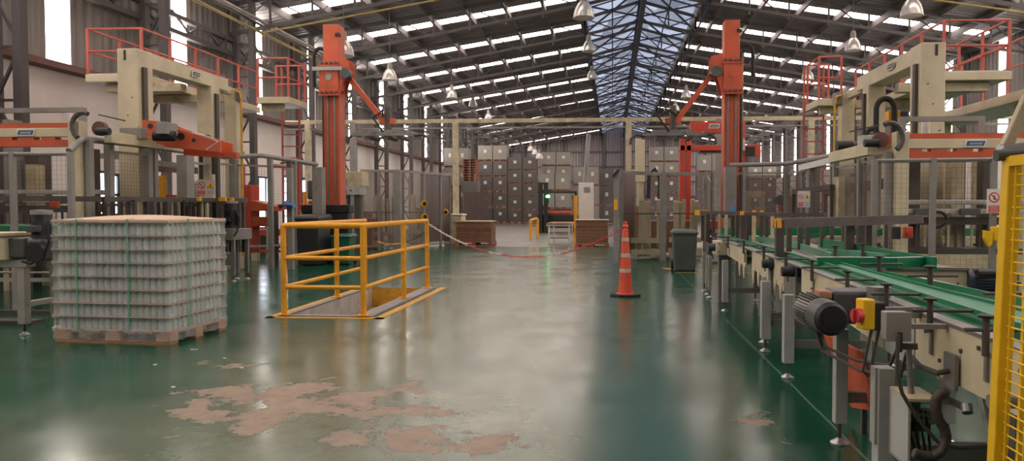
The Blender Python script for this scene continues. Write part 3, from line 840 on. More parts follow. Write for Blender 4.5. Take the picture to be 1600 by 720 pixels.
# tall grey posts in the store
x = A(908, 250, 30).x
t = T('store_post', 'slim grey post beside the grey control cabinet', 'post', (x, 30, 0)); MB().cyl((x, 30, 0), (x+.3, 30, 4.3), .09, n=8).build('shaft', 'grey_paint', t)
# ------------------------------------------------------------ stacks of wrapped pallets at the far end
def unit_proto(name, m):
    t = T(name, 'x', 'pallet stack')
    b = MB(); n = 8
    for k_ in range(n):
        z = .15+k_*1.2/n; b.box(-.66, .66, -.55, .55, z+.012, z+1.2/n-.012); b.box(-.68, .68, -.57, .57, z+1.2/n-.012, z+1.2/n+.012)
    b.build('wrapped_load', m, t)
    MB().box(-.13, .15, -.585, -.575, .72, 1.0).build('paper_label', 'paper', t)
    p = MB()
    for x in (-.62, 0, .62): p.box(x-.06, x+.06, -.56, .56, .03, .12)
    p.box(-.68, .68, -.56, .56, .12, .15); p.box(-.68, .68, -.56, -.44, 0, .03); p.box(-.68, .68, .44, .56, 0, .03)
    p.build('pallet', 'wood_red', t)
    return t
UA = unit_proto('wrapped_pallet', 'stack_dark'); UB = unit_proto('wrapped_pallet', 'glass_stack')
used = {id(UA): False, id(UB): False}
SH = 1.36
stacks = [ # label, pixel column centres, depth, levels, pale levels at the top, height of the top in the photograph, base height
    ('far left stack', [706, 725], 50, 4, 2, 232, 0),
    ('tallest stack', [760, 783], 60, 5, 1, 228, 0),
    ('middle stack', [806, 829], 60, 5, 0, 246, 0),
    ('front stack right of the middle', [856, 880], 52, 2, 2, 271.5, 1.2),
    ('rear stack right of the middle', [858, 881], 62, 5, 2, 238, 0),
    ('pale stack beside grey cabinet', [906, 926], 54, 3, 3, 261, 0),
    ('dark stack right of cabinet', [948], 56, 3, 0, 264, 0),
    ('stack behind right cage', [1025, 1048], 60, 5, 2, 230, 0),
    ('stack behind right orange column', [1099, 1122], 60, 4, 1, 243, 0),
    ('stack past right orange column', [1178, 1200], 60, 4, 1, 258, 0)]
for nm, pxs, Y, lev, light, ytop, base in stacks:
    for ci, px in enumerate(pxs):
        x = A(px, 300, Y).x; sw = abs(A(pxs[0], 300, Y).x-A(pxs[-1], 300, Y).x) if len(pxs) > 1 else 1.1
        uh = (A(px, ytop, Y).z-base)/lev; zb = base
        for l in range(lev):
            src = UB if lev-l <= light else UA
            side = '' if len(pxs) == 1 else (', left column' if ci == 0 else ', right column')
            lab = 'wrapped load, %s%s, %s from below' % (nm, side, ORD[l])
            if not used[id(src)]:
                used[id(src)] = True; o = src; o.location = (x, Y, zb); o['label'] = lab
            else:
                o = copy_tree(src, (x, Y, zb), label=lab)
            o['group'] = 'wrapped pallet loads in the store'
            o.scale = ((sw-.03)/1.36, 1, (uh-.01)/1.362)
            zb += uh
xa_, xb_ = A(844, 330, 52).x, A(893, 330, 52).x
t = T('flat_trailer', 'dark low trailer carrying the front stack right of the middle', 'trailer', ((xa_+xb_)/2, 52, 0))
MB().box(xa_, xb_, 51.3, 52.7, .95, 1.19).build('deck', 'black', t)
MB().box(xa_+.2, xb_-.2, 51.5, 52.6, .45, .95).build('chassis', 'steel_dark', t)
for x in (xa_+.4, xb_-.4):
    for yy in (51.45, 52.5): MB().cyl((x, yy-.1, .4), (x, yy+.1, .4), .4, n=16).build('wheel', 'rubber', t)
# stack of empty red pallets on top of a low stack
for k_ in range(9):
    t = MB(); z = 3.06+k_*.165
    x = A(736, 300, 49).x
    for dx in (-.44, 0, .44): t.box(x+dx-.05, x+dx+.05, 48.6, 49.6, z+.02, z+.12)
    t.box(x-.5, x+.5, 48.6, 49.6, z+.12, z+.145)
    t.box(x-.5, x+.5, 48.6, 48.72, z, z+.02)
    tag(t.build('empty_pallet', 'wood_red'), 'empty reddish wooden pallet piled left of the tallest stack, %s from below' % ORD[k_], 'pallet', 'empty reddish pallets')
o = MB().box(x-.52, x+.52, 48.55, 49.65, 0, 3.05); tag(o.build('wrapped_load', 'stack_dark'), 'dark wrapped load standing under the empty reddish pallets', 'load')
# ------------------------------------------------------------ cardboard sheet stacks on pallets
def card_stack(px0, px1, yb_, h, lab, d=1.0):
    a, b__ = G(px0, yb_), G(px1, yb_)
    t = T('cardboard_stack', lab, 'cardboard stack', ((a.x+b__.x)/2, a.y+.5, 0))
    x0, x1, y0 = a.x, b__.x, a.y
    p = MB()
    for x in (x0+.06, (x0+x1)/2, x1-.06): p.box(x-.07, x+.07, y0, y0+d, .02, .11)
    p.box(x0, x1, y0, y0+d, .11, .14); p.box(x0, x1, y0, y0+.1, 0, .02); p.box(x0, x1, y0+d-.1, y0+d, 0, .02)
    p.build('pallet', 'wood_red', t)
    m = MB(); n = 22; r = random.Random(px0)
    for k_ in range(n):
        z = .14+k_*(h-.16)/n; j = r.uniform(-.012, .012)
        m.box(x0+.02+j, x1-.02+j, y0+.02-j, y0+d-.02-j, z, z+(h-.16)/n*.93)
    m.build('card_sheets', 'cardboard', t)
    m = MB().box(x0-.01, x1+.01, y0-.01, y0+d+.01, h-.02, h+.01); m.build('top_sheet', 'card_top', t)
card_stack(712, 769, 384, .85, 'stack of brown cardboard sheets on a pallet left of the aisle')
card_stack(899, 951, 387, .92, 'stack of brown cardboard sheets on a pallet right of the aisle')
# white cover box on floor left of the left cardboard
# ------------------------------------------------------------ grey control cabinet
a, b__ = A(904, 345, 26.4), A(927, 345, 26.4)
t = T('control_cabinet', 'tall light grey control cabinet behind the right cardboard stack', 'cabinet', ((a.x+b__.x)/2, 26.6, 0))
MB().box(a.x, b__.x, 26.3, 26.8, .1, 2.22).build('body', 'white', t, bevel=.01)
MB().box(a.x+.03, b__.x-.03, 26.275, 26.3, .15, 2.18).build('door', 'white', t, bevel=.004)
MB().box(a.x+.2, a.x+.42, 26.26, 26.275, 1.85, 2.05).build('display', 'grey_paint', t)
MB().box(a.x, b__.x, 26.32, 26.78, 0, .1).build('plinth', 'black', t)
x = A(899.5, 330, 25.9).x
t = T('bollard', 'tall thin yellow post left of the grey control cabinet', 'post', (x, 25.9, 0))
MB().box(x-.06, x+.06, 25.84, 25.96, .01, 1.75).build('shaft', 'yellow', t, bevel=.01); MB().box(x-.12, x+.12, 25.78, 26.02, 0, .012).build('base_plate', 'yellow', t)
# low yellow barrier and roller table, black lift mast with green lamp
xa, xb = A(829, 350, 31).x, A(839, 350, 31).x
t = T('yellow_barrier', 'small yellow steel barrier hoop in the aisle', 'barrier', ((xa+xb)/2, 31, 0))
MB().tube([(xa, 31, 0), (xa, 31, .75), (xa+.04, 31, .8), (xb-.04, 31.3, .85), (xb, 31.3, .8), (xb, 31.3, 0)], .06, 8).build('hoop', 'yellow', t)
MB().bar((xa, 31, .4), (xb, 31.3, .4), .08).build('cross_bar', 'yellow', t)
xa, xb = A(853, 350, 26.5).x, A(893, 350, 26.5).x
t = T('roller_table', 'low table of wooden slats on white steel legs in the aisle', 'table', ((xa+xb)/2, 27.5, 0))
m = MB()
for k_ in range(8):
    x0 = xa+(xb-xa)*k_/8; m.box(x0+.01, x0+(xb-xa)/8-.015, 26.6, 28.9, .72, .76)
m.build('slats', 'wood', t)
for yy in (26.7, 27.8, 28.8): MB().box(xa, xb, yy-.03, yy+.03, .64, .72).build('bearer', 'white', t)
for x_, yy in ((xa+.1, 26.7), (xb-.1, 26.7), (xa+.1, 28.8), (xb-.1, 28.8)):
    MB().box(x_-.03, x_+.03, yy-.03, yy+.03, 0, .64).build('leg', 'white', t)
MB().box(xa+.1, xb-.1, 26.68, 26.72, .2, .24).build('stretcher', 'steel', t)
x0, x1 = A(841, 330, 38).x, A(856, 330, 38).x
t = T('lift_truck', 'dark forklift mast with a small green lamp in the aisle', 'forklift', ((x0+x1)/2, 38, 0))
for x in (x0+.12, x1-.1): MB().box(x-.1, x+.1, 37.9, 38.15, .02, 2.6).build('mast_rail', 'black', t)
for z in (.5, 1.3, 2.1, 2.5): MB().box(x0+.1, x1-.1, 37.98, 38.1, z, z+.1).build('mast_cross_bar', 'black', t)
MB().box(x0-.1, x1+1.6, 38.3, 39.6, .25, .95).build('body', 'black', t, bevel=.05)
MB().box(x0+.2, x1+1.2, 38.5, 39.4, .95, 1.15).build('seat_deck', 'orange', t, bevel=.05)
for x in (x0+.1, x1+1.3):
    for yy in (38.5, 39.4): MB().cyl((x-.12, yy, .25), (x+.12, yy, .25), .25, n=16).build('wheel', 'rubber', t)
for x, yy in ((x0, 38.4), (x1+1.4, 38.4), (x0, 39.5), (x1+1.4, 39.5)): MB().box(x-.03, x+.03, yy-.03, yy+.03, .9, 2.1).build('roof_post', 'black', t)
MB().box(x0-.06, x1+1.46, 38.34, 39.56, 2.08, 2.16).build('overhead_guard', 'black', t)
g = A(856, 309, 37.8); MB().lathe([(.0, 0), (.1, .02), (.1, .12), (0, .16)], g, 12).build('signal_lamp', 'lens_green', t)
MB().box(g.x-.04, g.x+.04, 37.8, 37.9, g.z-.3, g.z).build('lamp_bracket', 'black', t)
# ============================================================ ORANGE COLUMN ROBOTS
def robot(s, px0, px1, topy, Y, side, elbow, tip):
    a, b_ = A(px0, topy, Y), A(px1, topy, Y); w = abs(b_.x-a.x); x = (a.x+b_.x)/2; zt_ = a.z
    t = T('column_robot', 'tall orange palletizing column with a sloping arm on the %s of the hall' % side, 'robot', (x, Y+.2, 0))
    w *= .9
    MB().box(x-w*.5, x+w*.5, Y, Y+.42, .04, zt_).build('column', 'orange', t, bevel=.012)
    MB().box(x-.45, x+.45, Y-.25, Y+.7, 0, .04).build('base_plate', 'steel_dark', t)
    m = MB()
    for dx in (-.09, .09): m.box(x+dx-.022, x+dx+.022, Y-.03, Y, .1, zt_-1.0)
    m.build('guide_rail', 'steel', t)
    MB().tube([(x-s*(w/2+.07), Y+.2, .5), (x-s*(w/2+.07), Y+.2, zt_-1.2), (x-s*(w/2+.07), Y+.2, zt_-.75)], .05, 8).build('cable_conduit', 'steel_dark', t)
    # carriage
    cz0, cz1 = zt_-1.75, zt_-.95
    c_ = MB(); c_.box(x-w*.62, x+w*.62, Y-.16, Y-.035, cz0, cz1); c_.box(x-w*.62, x+w*.62, Y+.46, Y+.52, cz0+.1, cz1-.1)
    c_.box(x-w*.62, x-w*.52, Y-.1, Y+.5, cz0+.1, cz1-.1); c_.box(x+w*.52, x+w*.62, Y-.1, Y+.5, cz0+.1, cz1-.1)
    car = c_.build('carriage', 'orange', t, bevel=.01)
    for z in (cz0-.02, cz1-.1):
        for dx in (-.18, -.06, .06, .18): MB().cyl((x+dx, Y-.2, z+.06), (x+dx, Y-.16, z+.06), .035).build('bolt', 'steel_dark', car)
        MB().box(x-w*.66, x+w*.66, Y-.19, Y-.14, z-.02, z+.02).build('clamp_bar', 'orange', car)
    MB().lathe([(.0, 0), (.085, 0), (.085, .03), (0, .03)], (0, 0, 0), 16)
    MB().cyl((x, Y-.18, cz0+.42), (x, Y-.15, cz0+.42), .085, n=20).build('round_cover', 'orange' if side == 'right' else 'steel', car)
    # shoulder brackets
    e0 = A(elbow[0], elbow[1], Y+.1)
    m = MB(); sx = x+s*w*.6
    for yy in (Y-.12, Y+.3):
        m.prism([(sx, yy, cz0-.1), (sx, yy, cz1+.15), (sx+s*.15, yy, cz1+.1), (e0.x+s*.12, yy, e0.z+.3), (e0.x+s*.14, yy, e0.z-.08), (e0.x-s*.02, yy, e0.z-.18)], (0, .035, 0))
    m.build('shoulder_bracket', 'orange', t)
    MB().cyl((e0.x, Y-.15, e0.z), (e0.x, Y+.38, e0.z), .07, n=14).build('pivot', 'steel_dark', t)
    MB().cyl((sx+s*.18, Y-.2, cz0+.5), (sx+s*.18, Y+.05, cz0+.5), .13, n=16).build('motor', 'motor_grey', t, smooth=True)
    e1 = A(tip[0], tip[1], Y+.1)
    MB().bar(e0, e1, .1, .13).build('arm', 'orange', t, bevel=.01)
    MB().bar((e1.x-s*.1, Y+.1, e1.z-.02), (e1.x+s*.3, Y+.1, e1.z-.02), .12, .14).build('wrist', 'orange', t, bevel=.01)
    MB().cyl((e1.x+s*.1, Y+.1, e1.z-.3), (e1.x+s*.1, Y+.1, e1.z+.35), .09, n=12).build('wrist_axis', 'steel_dark', t)
    # gripper head: frame with rails, cylinders and hooks
    hx, hz = e1.x+s*.1, e1.z-.38
    g_ = MB()
    for dy in (-.45, .45): g_.bar((hx-.75, Y+.1+dy, hz), (hx+.75, Y+.1+dy, hz), .06, .06)
    for dx in (-.7, -.25, .25, .7): g_.bar((hx+dx, Y-.4, hz+.05), (hx+dx, Y+.6, hz+.05), .05, .05)
    g_.bar((hx-.5, Y+.1, hz+.1), (hx+.5, Y+.1, hz+.1), .2, .1)
    hd = g_.build('gripper_frame', 'steel', t)
    for dx in (-.85, .85):
        MB().tube([(hx+dx*.8, Y+.1, hz), (hx+dx*1.05, Y+.1, hz+.04), (hx+dx*1.2, Y+.1, hz-.06), (hx+dx*1.22, Y+.1, hz-.2)], .03, 6).build('hook', 'steel_dark', hd)
    for dx in (-.35, .1, .4):
        MB().cyl((hx+dx, Y-.35, hz-.05), (hx+dx, Y+.45, hz-.05), .06, n=10).build('air_cylinder', 'steel_dark', hd)
    MB().tube([(hx-.1, Y, hz+.1), (hx-.35, Y, hz+.45), (hx-.1, Y, hz+.62), (e1.x, Y, e1.z+.1)], .03, 6).build('air_hose', 'rubber', hd)
    # loop of cable drag chain at the back of the column
    q = []; 
    for k_ in range(13):
        an = PI*k_/12; q.append((x-s*(w/2+.2)+.16*math.cos(an), Y+.3, zt_-.75+.22*math.sin(an)))
    MB().tube([(q[0][0], q[0][1], zt_-1.3)]+q+[(q[-1][0], q[-1][1], zt_-1.5)], .045, 6).build('drag_chain', 'rubber', t)
    MB().box(x+w*.3, x+w*.5+.03, Y-.03, Y+.1, zt_-.3, zt_-.22).build('limit_switch', 'black', t)
    if side == 'left': MB().bar((x-w*1.0, Y-.2, cz0+.62), (x+w*.9, Y-.2, cz0+.62), .04, .09).build('cross_bar', 'grey_light', t)
    return t
robot(1, 503, 530, 38, 18, 'left', (542, 118), (600, 189))
robot(-1, 1131, 1158, 31, 18, 'right', (1117, 110), (1058, 188))
# ============================================================ PALLETIZERS
def railing(name, pts, z, h, lab, posts=None, r=.022):
    t = T(name, lab, 'railing', (pts[0][0], pts[0][1], z))
    for hz in (h, h*.5): MB().tube([(x, y, z+hz) for x, y in pts], r, 6).build('handrail', 'rail_red', t, smooth=True)
    for i in range(len(pts)-1):
        a, b_ = V((*pts[i], 0)), V((*pts[i+1], 0)); L_ = (b_-a).length; n = max(1, round(L_/1.0))
        for k_ in range(n+1):
            if k_ == 0 and i > 0: continue
            p_ = a.lerp(b_, k_/n); MB().bar((p_.x, p_.y, z), (p_.x, p_.y, z+h), .045).build('post', 'rail_red', t)
    return t
def logo(c, w, h, facing, parent, m2='logo_blue'):
    """name plate: facing is rotation about Z of a plate that looks towards -Y when 0"""
    c = V(c); Rm = Matrix.Rotation(facing, 3, 'Z'); e = Rm@V((1, 0, 0)); n_ = Rm@V((0, -1, 0)); sh = .22*h
    def poly(w_, h_, o_): return [c+e*(-w_/2-sh*.5)+V((0, 0, -h_/2))+n_*o_, c+e*(w_/2-sh*.5)+V((0, 0, -h_/2))+n_*o_, c+e*(w_/2+sh*.5)+V((0, 0, h_/2))+n_*o_, c+e*(-w_/2+sh*.5)+V((0, 0, h_/2))+n_*o_]
    p = MB().prism(poly(w, h, 0), n_*.006).build('name_plate', 'white', parent)
    MB().prism(poly(w*.86, h*.66, .0065), n_*.003).build('plate_field', m2, p)
    text('emmeti', 'lettering', c+n_*.0115, (PI/2, 0, facing), h*.56, 'white', p, .25)
def palletizer(side, ix, s, Y, H, deckz, y3, lw):
    t = T('palletizer_frame', 'tall cream palletizer portal frame on the %s side of the hall' % side, 'palletizer', (ix+s*.2, Y, 0))
    def bx(name, x0, x1, y0, y1, z0, z1, m='cream', bev=.012, par=t):
        return MB().box(min(ix+s*x0, ix+s*x1), max(ix+s*x0, ix+s*x1), Y+y0, Y+y1, z0, z1).build(name, m, par, bevel=bev)
    w = .36
    c1 = bx('column', 0, w, 0, .42, 0, H)
    bx('column', 0, .31, 2.3, 2.62, 0, H-.25)
    bx('column', .02, .28, y3, y3+.28, 0, H-.15)
    bx('top_beam', .02, w-.02, .42, 3.0, H-.27, H-.01)
    bx('beam_end', .12, .24, 3.0, y3+.05, H-.28, H-.12)
    bx('top_slot', .20, .24, -.004, .0, H-.2, H-.03, 'black', 0, c1)
    bx('guide_rail', -.05, -.004, .1, .2, .3, H-.3, 'steel_dark', 0)
    bx('guide_rail', -.05, -.004, 2.4, 2.5, .3, H-.4, 'steel_dark', 0)
    bx('guide_rail', .29, .33, y3+.1, y3+.2, .3, H-.4, 'steel_dark', 0)
    for (xx, zz) in ((.18, 2.9), (.1, 3.2), (.28, 2.5)): MB().cyl((ix+s*xx, Y-.012, zz), (ix+s*xx, Y, zz), .012).build('bolt', 'steel_dark', c1)
    if side == 'left': logo((ix+.012, Y+1.75, H-.13), .28, .11, PI/2, t, 'steel_dark')
    else: logo((ix-.012, Y+1.2, H-.13), .28, .11, -PI/2, t, 'steel_dark')
    # top cable box and yellow conduit on the rear column
    bx('junction_box', -.12, .02, y3-.05, y3+.2, H-.4, H-.15, 'grey_paint', .01)
    MB().tube([(ix-s*.02, Y+y3-.1, H-.22), (ix-s*.12, Y+y3-.1, H-.25), (ix-s*.15, Y+y3-.1, H-.4), (ix-s*.15, Y+y3-.1, .3)], .025, 8).build('conduit', 'yellow_paint', t, smooth=True)
    # drag chain loop
    q = [(ix-s*.0+s*(.05+.13*math.cos(PI*k_/12)), Y+2.2, 2.55+.2*math.sin(PI*k_/12)) for k_ in range(13)]
    MB().tube([(q[0][0], q[0][1], 1.9)]+q+[(q[-1][0], q[-1][1], 2.0)], .04, 6).build('drag_chain', 'rubber', t)
    # service walkway
    d = T('service_walkway', 'cream service walkway carried high behind the %s palletizer frame' % side, 'walkway', (ix+s*1.6, Y+2, deckz-.15))
    xo0, xo1 = 1.05, 2.2
    yw = 1.7
    bx('deck', xo0, xo1, yw, 6.5, deckz-.15, deckz, 'cream', .01, d)
    bx('deck_bracket', .36, xo1-.3, yw+.15, yw+.35, deckz-.32, deckz-.16, 'cream_old', .01, d)
    bx('deck_bracket', .3, xo1-.3, y3+.05, y3+.22, deckz-.32, deckz-.16, 'cream_old', .01, d)
    bx('grating', xo0+.05, xo1-.05, yw+.05, 6.45, deckz, deckz+.02, 'steel_light', 0, d)
    e0, e1 = ix+s*(xo0+.03), ix+s*(xo1-.03)
    railing('walkway_railing', [(e0, Y+6.4), (e0, Y+yw+.05), (e1, Y+yw+.05), (e1, Y+6.4)], deckz+.02, .86, 'salmon red railing round the walkway of the %s palletizer' % side)
    # rear landing and ladder
    g_ = T('rear_landing', 'small cream landing behind the %s palletizer frame' % side, 'landing', (ix, Y+5.2, deckz-.15))
    bx('deck', -lw, .3, 4.8, 5.8, deckz-.15, deckz, 'cream', .01, g_)
    bx('deck_bracket', -lw*.5, .3, 5.0, 5.1, deckz-.3, deckz-.15, 'cream_old', 0, g_)
    railing('landing_railing', [(ix+s*.28, Y+4.83), (ix-s*(lw-.03), Y+4.83), (ix-s*(lw-.03), Y+5.77), (ix+s*.28, Y+5.77)], deckz, .9, 'salmon red railing round the small landing of the %s palletizer' % side)
    l_ = T('access_ladder', 'red ladder under the landing of the %s palletizer' % side, 'ladder', (ix, Y+5.95, 0))
    for dx in (-.22, .22): MB().bar((ix+dx, Y+5.95, 0), (ix+dx, Y+5.95, deckz+.9), .04).build('stile', 'rail_red', l_)
    for k_ in range(12): MB().bar((ix-.22, Y+5.95, .25+.29*k_), (ix+.22, Y+5.95, .25+.29*k_), .028).build('rung', 'rail_red', l_)
    return t
palletizer('left', -8.02, -1, 12.0, 4.03, 3.92, 3.3, .48)
palletizer('right', 4.63, 1, 11.5, 3.82, 3.68, 3.9, .22)
# more walkways farther right
for nm, x, y0, y1, z in (('outer', 7.9, 12.5, 19.5, 3.62),):
    d = T('service_walkway', 'second cream walkway at the right edge of the hall, higher up beside the right wall', 'walkway', (x+.6, 16, z-.15))
    MB().box(x, x+1.2, y0, y1, z-.2, z).build('deck', 'cream', d, bevel=.01)
    MB().box(x+.3, x+.5, y0+3, y0+3.25, 0, z-.2).build('post', 'cream_old', d); MB().box(x+.3, x+.5, y1-.5, y1-.25, 0, z-.2).build('post', 'cream_old', d)
    railing('walkway_railing', [(x+.03, y1-.05), (x+.03, y0+.05), (x+1.17, y0+.05)], z, 1.0, 'salmon red railing along the walkway at the far right')
    MB().box(x+.05, x+.22, 13.8, 14.0, 0, z-.2).build('post', 'cream_old', d)
MBx = MB().box(7.3, 7.75, 12.4, 12.9, 0, 3.55)
tag(MBx.build('machine_column', 'cream_old', bevel=.02), 'broad cream machine column standing at the right edge behind the orange infeed bars', 'column')
# red lifting carriage of the left palletizer
t = T('lift_carriage', 'orange lifting carriage with two round holes on the left palletizer', 'carriage', A(280, 225, 11.9))
pl = [A(222, 187, 11.9), A(248, 189, 11.9), A(264, 197, 11.9), A(343, 221, 11.9), A(344, 238, 11.9), A(262, 230, 11.9), A(222, 213, 11.9)]
MB().prism(pl, (0, .06, 0)).build('side_plate', 'orange', t, bevel=.006)
MB().prism([p+V((0, .4, 0)) for p in pl], (0, .06, 0)).build('side_plate', 'orange', t, bevel=.006)
for px, py, r in ((283, 213, .06), (303, 219, .035), (235, 197, .045)):
    p = A(px, py, 11.9); MB().cyl(p+V((0, -.01, 0)), p+V((0, .0, 0)), r, n=16).build('round_hole', 'black', t)
p = A(255, 212, 11.6); MB().cyl(p+V((-.17, 0, 0)), p+V((.14, .1, 0)), .085, n=14).build('motor', 'black', t, smooth=True)
MB().box(p.x-.06, p.x+.1, p.y-.1, p.y+.25, p.z+.02, p.z+.22).build('gearbox', 'grey_paint', t, bevel=.01)
MB().tube([A(300, 207, 11.85), A(330, 215, 11.8), A(340, 222, 11.8), A(322, 234, 11.75)], .012, 6).build('air_pipe', 'steel_light', t)
MB().bar(A(290, 238, 12.2), A(372, 243, 12.2), .12, .1).build('lower_arm', 'orange', t)
t = T('lift_carriage', 'small orange lifting carriage with yellow hoist on the right palletizer', 'carriage', A(1385, 215, 12.0))
MB().prism([A(1370, 219, 12), A(1400, 206, 12), A(1402, 222, 12), A(1372, 232, 12)], (0, .06, 0)).build('side_plate', 'orange', t)
MB().prism([A(1340, 238, 12.1), A(1395, 222, 12.1), A(1395, 236, 12.1), A(1345, 248, 12.1)], (0, .1, 0)).build('lower_arm', 'cream', t)
p = A(1402, 181, 12.2); MB().box(p.x-.13, p.x+.06, p.y, p.y+.2, p.z-.08, p.z+.09).build('hoist', 'yellow', t, bevel=.02)
MB().box(p.x+.06, p.x+.2, p.y, p.y+.2, p.z-.12, p.z+.09).build('hoist_motor', 'motor_blue', t, bevel=.03)
q = [V((A(1383, 200, 12.1).x+.14*math.cos(PI*k_/12), 12.1, 2.9+.17*math.sin(PI*k_/12))) for k_ in range(13)]
MB().tube([q[0]+V((0, 0, -.5))]+q+[q[-1]+V((0, 0, -.4))], .045, 6).build('drag_chain', 'rubber', t)
p = A(1322, 228, 12.6)
MB().cyl(p+V((-.15, 0, 0)), p+V((.1, 0, 0)), .09, n=14).build('motor', 'black', t, smooth=True)
MB().cyl(p+V((.1, 0, 0)), p+V((.22, 0, 0)), .07, n=14).build('motor', 'motor_grey', t, smooth=True)
for px0, px1, y0, y1, Y, lab in ((187, 220, 199, 217, 11.4, 'left'), (1345, 1370, 211, 232, 11.3, 'right')):
    a, b_ = A(px0, y1, Y), A(px1, y0, Y)
    tag(MB().box(a.x, b_.x, Y, Y+.16, a.z, b_.z).build('junction_box', 'grey_light' if lab == 'right' else 'grey_paint', bevel=.01), 'plain metal junction box on the %s palletizer' % lab, 'box')
# ------------------------------------------------------------ infeed gantries with the name plate
def infeed(side, s, xp, X1, Y, zc):
    t = T('infeed_gantry', 'low cream gantry with orange bars and blue name plate, %s side' % side, 'gantry', (xp, Y, 0))
    x0, x1 = sorted((xp, X1))
    MB().box(x0, x1, Y, Y+.12, zc-.065, zc+.065).build('front_beam', 'cream', t, bevel=.006)
    MB().box(x0, x1, Y+.03, Y+.13, zc+.066, zc+.145).build('upper_bar', 'orange', t)
    m = MB(); m.box(x0, x1, Y+.01, Y+.13, zc-.21, zc-.11)
    x = x0+.05
    while x < x1-.3: m.box(x, x+.22, Y+.01, Y+.13, zc-.11, zc-.067); x += .34
    m.build('lower_bar', 'orange', t)
    MB().box(xp-.09, xp+.09, Y-.02, Y+.16, 0, zc+.17).build('post', 'cream', t, bevel=.01)
    MB().box(xp-s*.16-.04, xp-s*.16+.04, Y+.05, Y+.14, 0, zc-.1).build('post', 'grey_paint', t)
    xe = X1-s*.55
    for x in (xp+s*.12, xe): MB().box(x-.045, x+.045, Y+.3, Y+.38, zc-.05, zc+.34).build('hoop_post', 'grey_paint', t)
    a, b_ = sorted((xp+s*.075, xe+s*.045)); MB().box(a, b_, Y+.3, Y+.38, zc+.34, zc+.41).build('hoop_bar', 'grey_paint', t)
    # chain wheel and curved chain at the inner end
    cx, cz = xp-s*.20, zc+.08
    MB().cyl((cx, Y+.25, cz), (cx, Y+.33, cz), .11, n=18).build('chain_wheel', 'rusty', t)
    pts = [(cx+.17*math.cos(a), Y-.08, cz+.2*math.sin(a)) for a in [PI/2*s+ s*PI*k_/10*1.1 if False else PI*(.35+.12*k_) if s < 0 else PI*(.65-.12*k_) for k_ in range(9)]]
    m = MB(); m.tube(pts, .038, 6); m.build('drag_chain', 'steel_dark', t)
    MB().bar((cx-s*.05, Y+.2, cz+.2), (cx-s*.45, Y+.2, cz+.11), .05, .02).build('chain_guide', 'steel_dark', t)
    MB().cyl((cx-s*.28, Y+.1, cz-.06), (cx-s*.08, Y+.1, cz-.06), .055, n=12).build('motor', 'black', t)
    # beam running back towards the portal
    MB().box(*sorted((cx-s*.05, cx-s*.17)), Y+.3, Y+2.2, zc-.13, zc+.04).build('side_beam', 'cream', t, bevel=.006)
    xc = (xp+s*.55)
    MB().cyl((xc, Y+.6, zc+.05), (xc, Y+.6, zc+.4), .06, n=14).build('filter_pot', 'white', t, smooth=True)
    logo((A(41 if s < 0 else 1524, 207, Y).x, Y-.008, zc), .28, .1, 0, t)
    return t
xpl, xpr = A(116, 207, 10.5).x, A(1410, 223, 10.5).x
infeed('left', -1, xpl, -12.0, 10.5, A(40, 207, 10.5).z)
infeed('right', 1, xpr, xpr+1.75, 10.5, A(1524, 224, 10.5).z)
# ------------------------------------------------------------ layer forming tables below the gantries
def former(side, x0, x1, Y, dz):
    t = T('layer_former', 'layer forming table with silver rails and a row of pushing rods, %s side' % side, 'machine', ((x0+x1)/2, Y+.5, 0))
    for z in (1.30, 1.43): MB().box(x0, x1, Y, Y+.08, z+dz, z+.07+dz).build('slide_rail', 'steel_light', t, bevel=.01)
    MB().box(x0+.1, x1-.1, Y+.1, Y+.3, 1.14+dz, 1.25+dz).build('drive_bar', 'steel_dark', t)
    r_ = random.Random(int(Y*10))
    n = int((x1-x0)/.11)
    for k_ in range(n):
        x = x0+.1+k_*.11
        if r_.random() < .85: MB().cyl((x, Y+.12, .82+dz), (x, Y+.12, 1.16+dz), .018, n=6).build('push_rod', 'steel_dark' if k_ % 3 else 'cream_old', t)
    MB().box(x0, x1, Y, Y+.9, .72+dz, .80+dz).build('table_top', 'belt_dark', t)
    MB().box(x0, x1, Y-.02, Y+.02, .45+dz, .72+dz).build('front_panel', 'cream_old', t, bevel=.006)
    for x in (x0+.05, (x0+x1)/2, x1-.05):
        for yy in (Y+.05, Y+.85): MB().box(x-.05, x+.05, yy-.05, yy+.05, 0, .72+dz).build('leg', 'cream_old', t)
    for f_ in (.2, .55, .8):
        x = x0+(x1-x0)*f_
        MB().box(x-.09, x+.09, Y+.35, Y+.55, .8+dz, 2.05).build('lift_column', 'steel_dark' if f_ != .55 else 'cream_old', t)
        MB().box(x-.14, x+.14, Y-.06, Y, 1.28+dz, 1.38+dz).build('carriage_block', 'motor_grey', t, bevel=.01)
    q = [V((x0+(x1-x0)*.3+.12*math.cos(a), Y-.05, 1.22+dz+.11*math.sin(a))) for a in [2*PI*k_/14 for k_ in range(14)]]
    MB().tube(q, .022, 6).build('cable_loop', 'rubber', t)
former('left', -11.4, xpl-.1, 11.2, .12)
former('right', xpr+.1, xpr+1.9, 10.9, -.05)
# emergency stop boxes
def estop(p, lab, m='yellow', k_='sign_red', f=0):
    t = T('stop_button_box', lab, 'switch', p)
    MB().cb(p, .12, .07, .15).build('case', m, t, bevel=.012)
    MB().cyl(V(p)+V((0, -.04, 0)), V(p)+V((0, -.075, 0)), .03, n=14).build('button', k_, t)
estop(A(86, 317, 10.4), 'orange and yellow stop button box on the left gantry post', 'orange')
estop(A(1418, 363, 9.9), 'orange stop button box on the cream post of the right gantry', 'orange')
p = A(1408, 365, 10.2); tag(MB().box(p.x-.05, p.x+.05, 10.33, 10.42, p.z-.08, p.z+.09).build('switch_box', 'black', bevel=.01), 'small black switch box on the cream post of the right gantry', 'box')
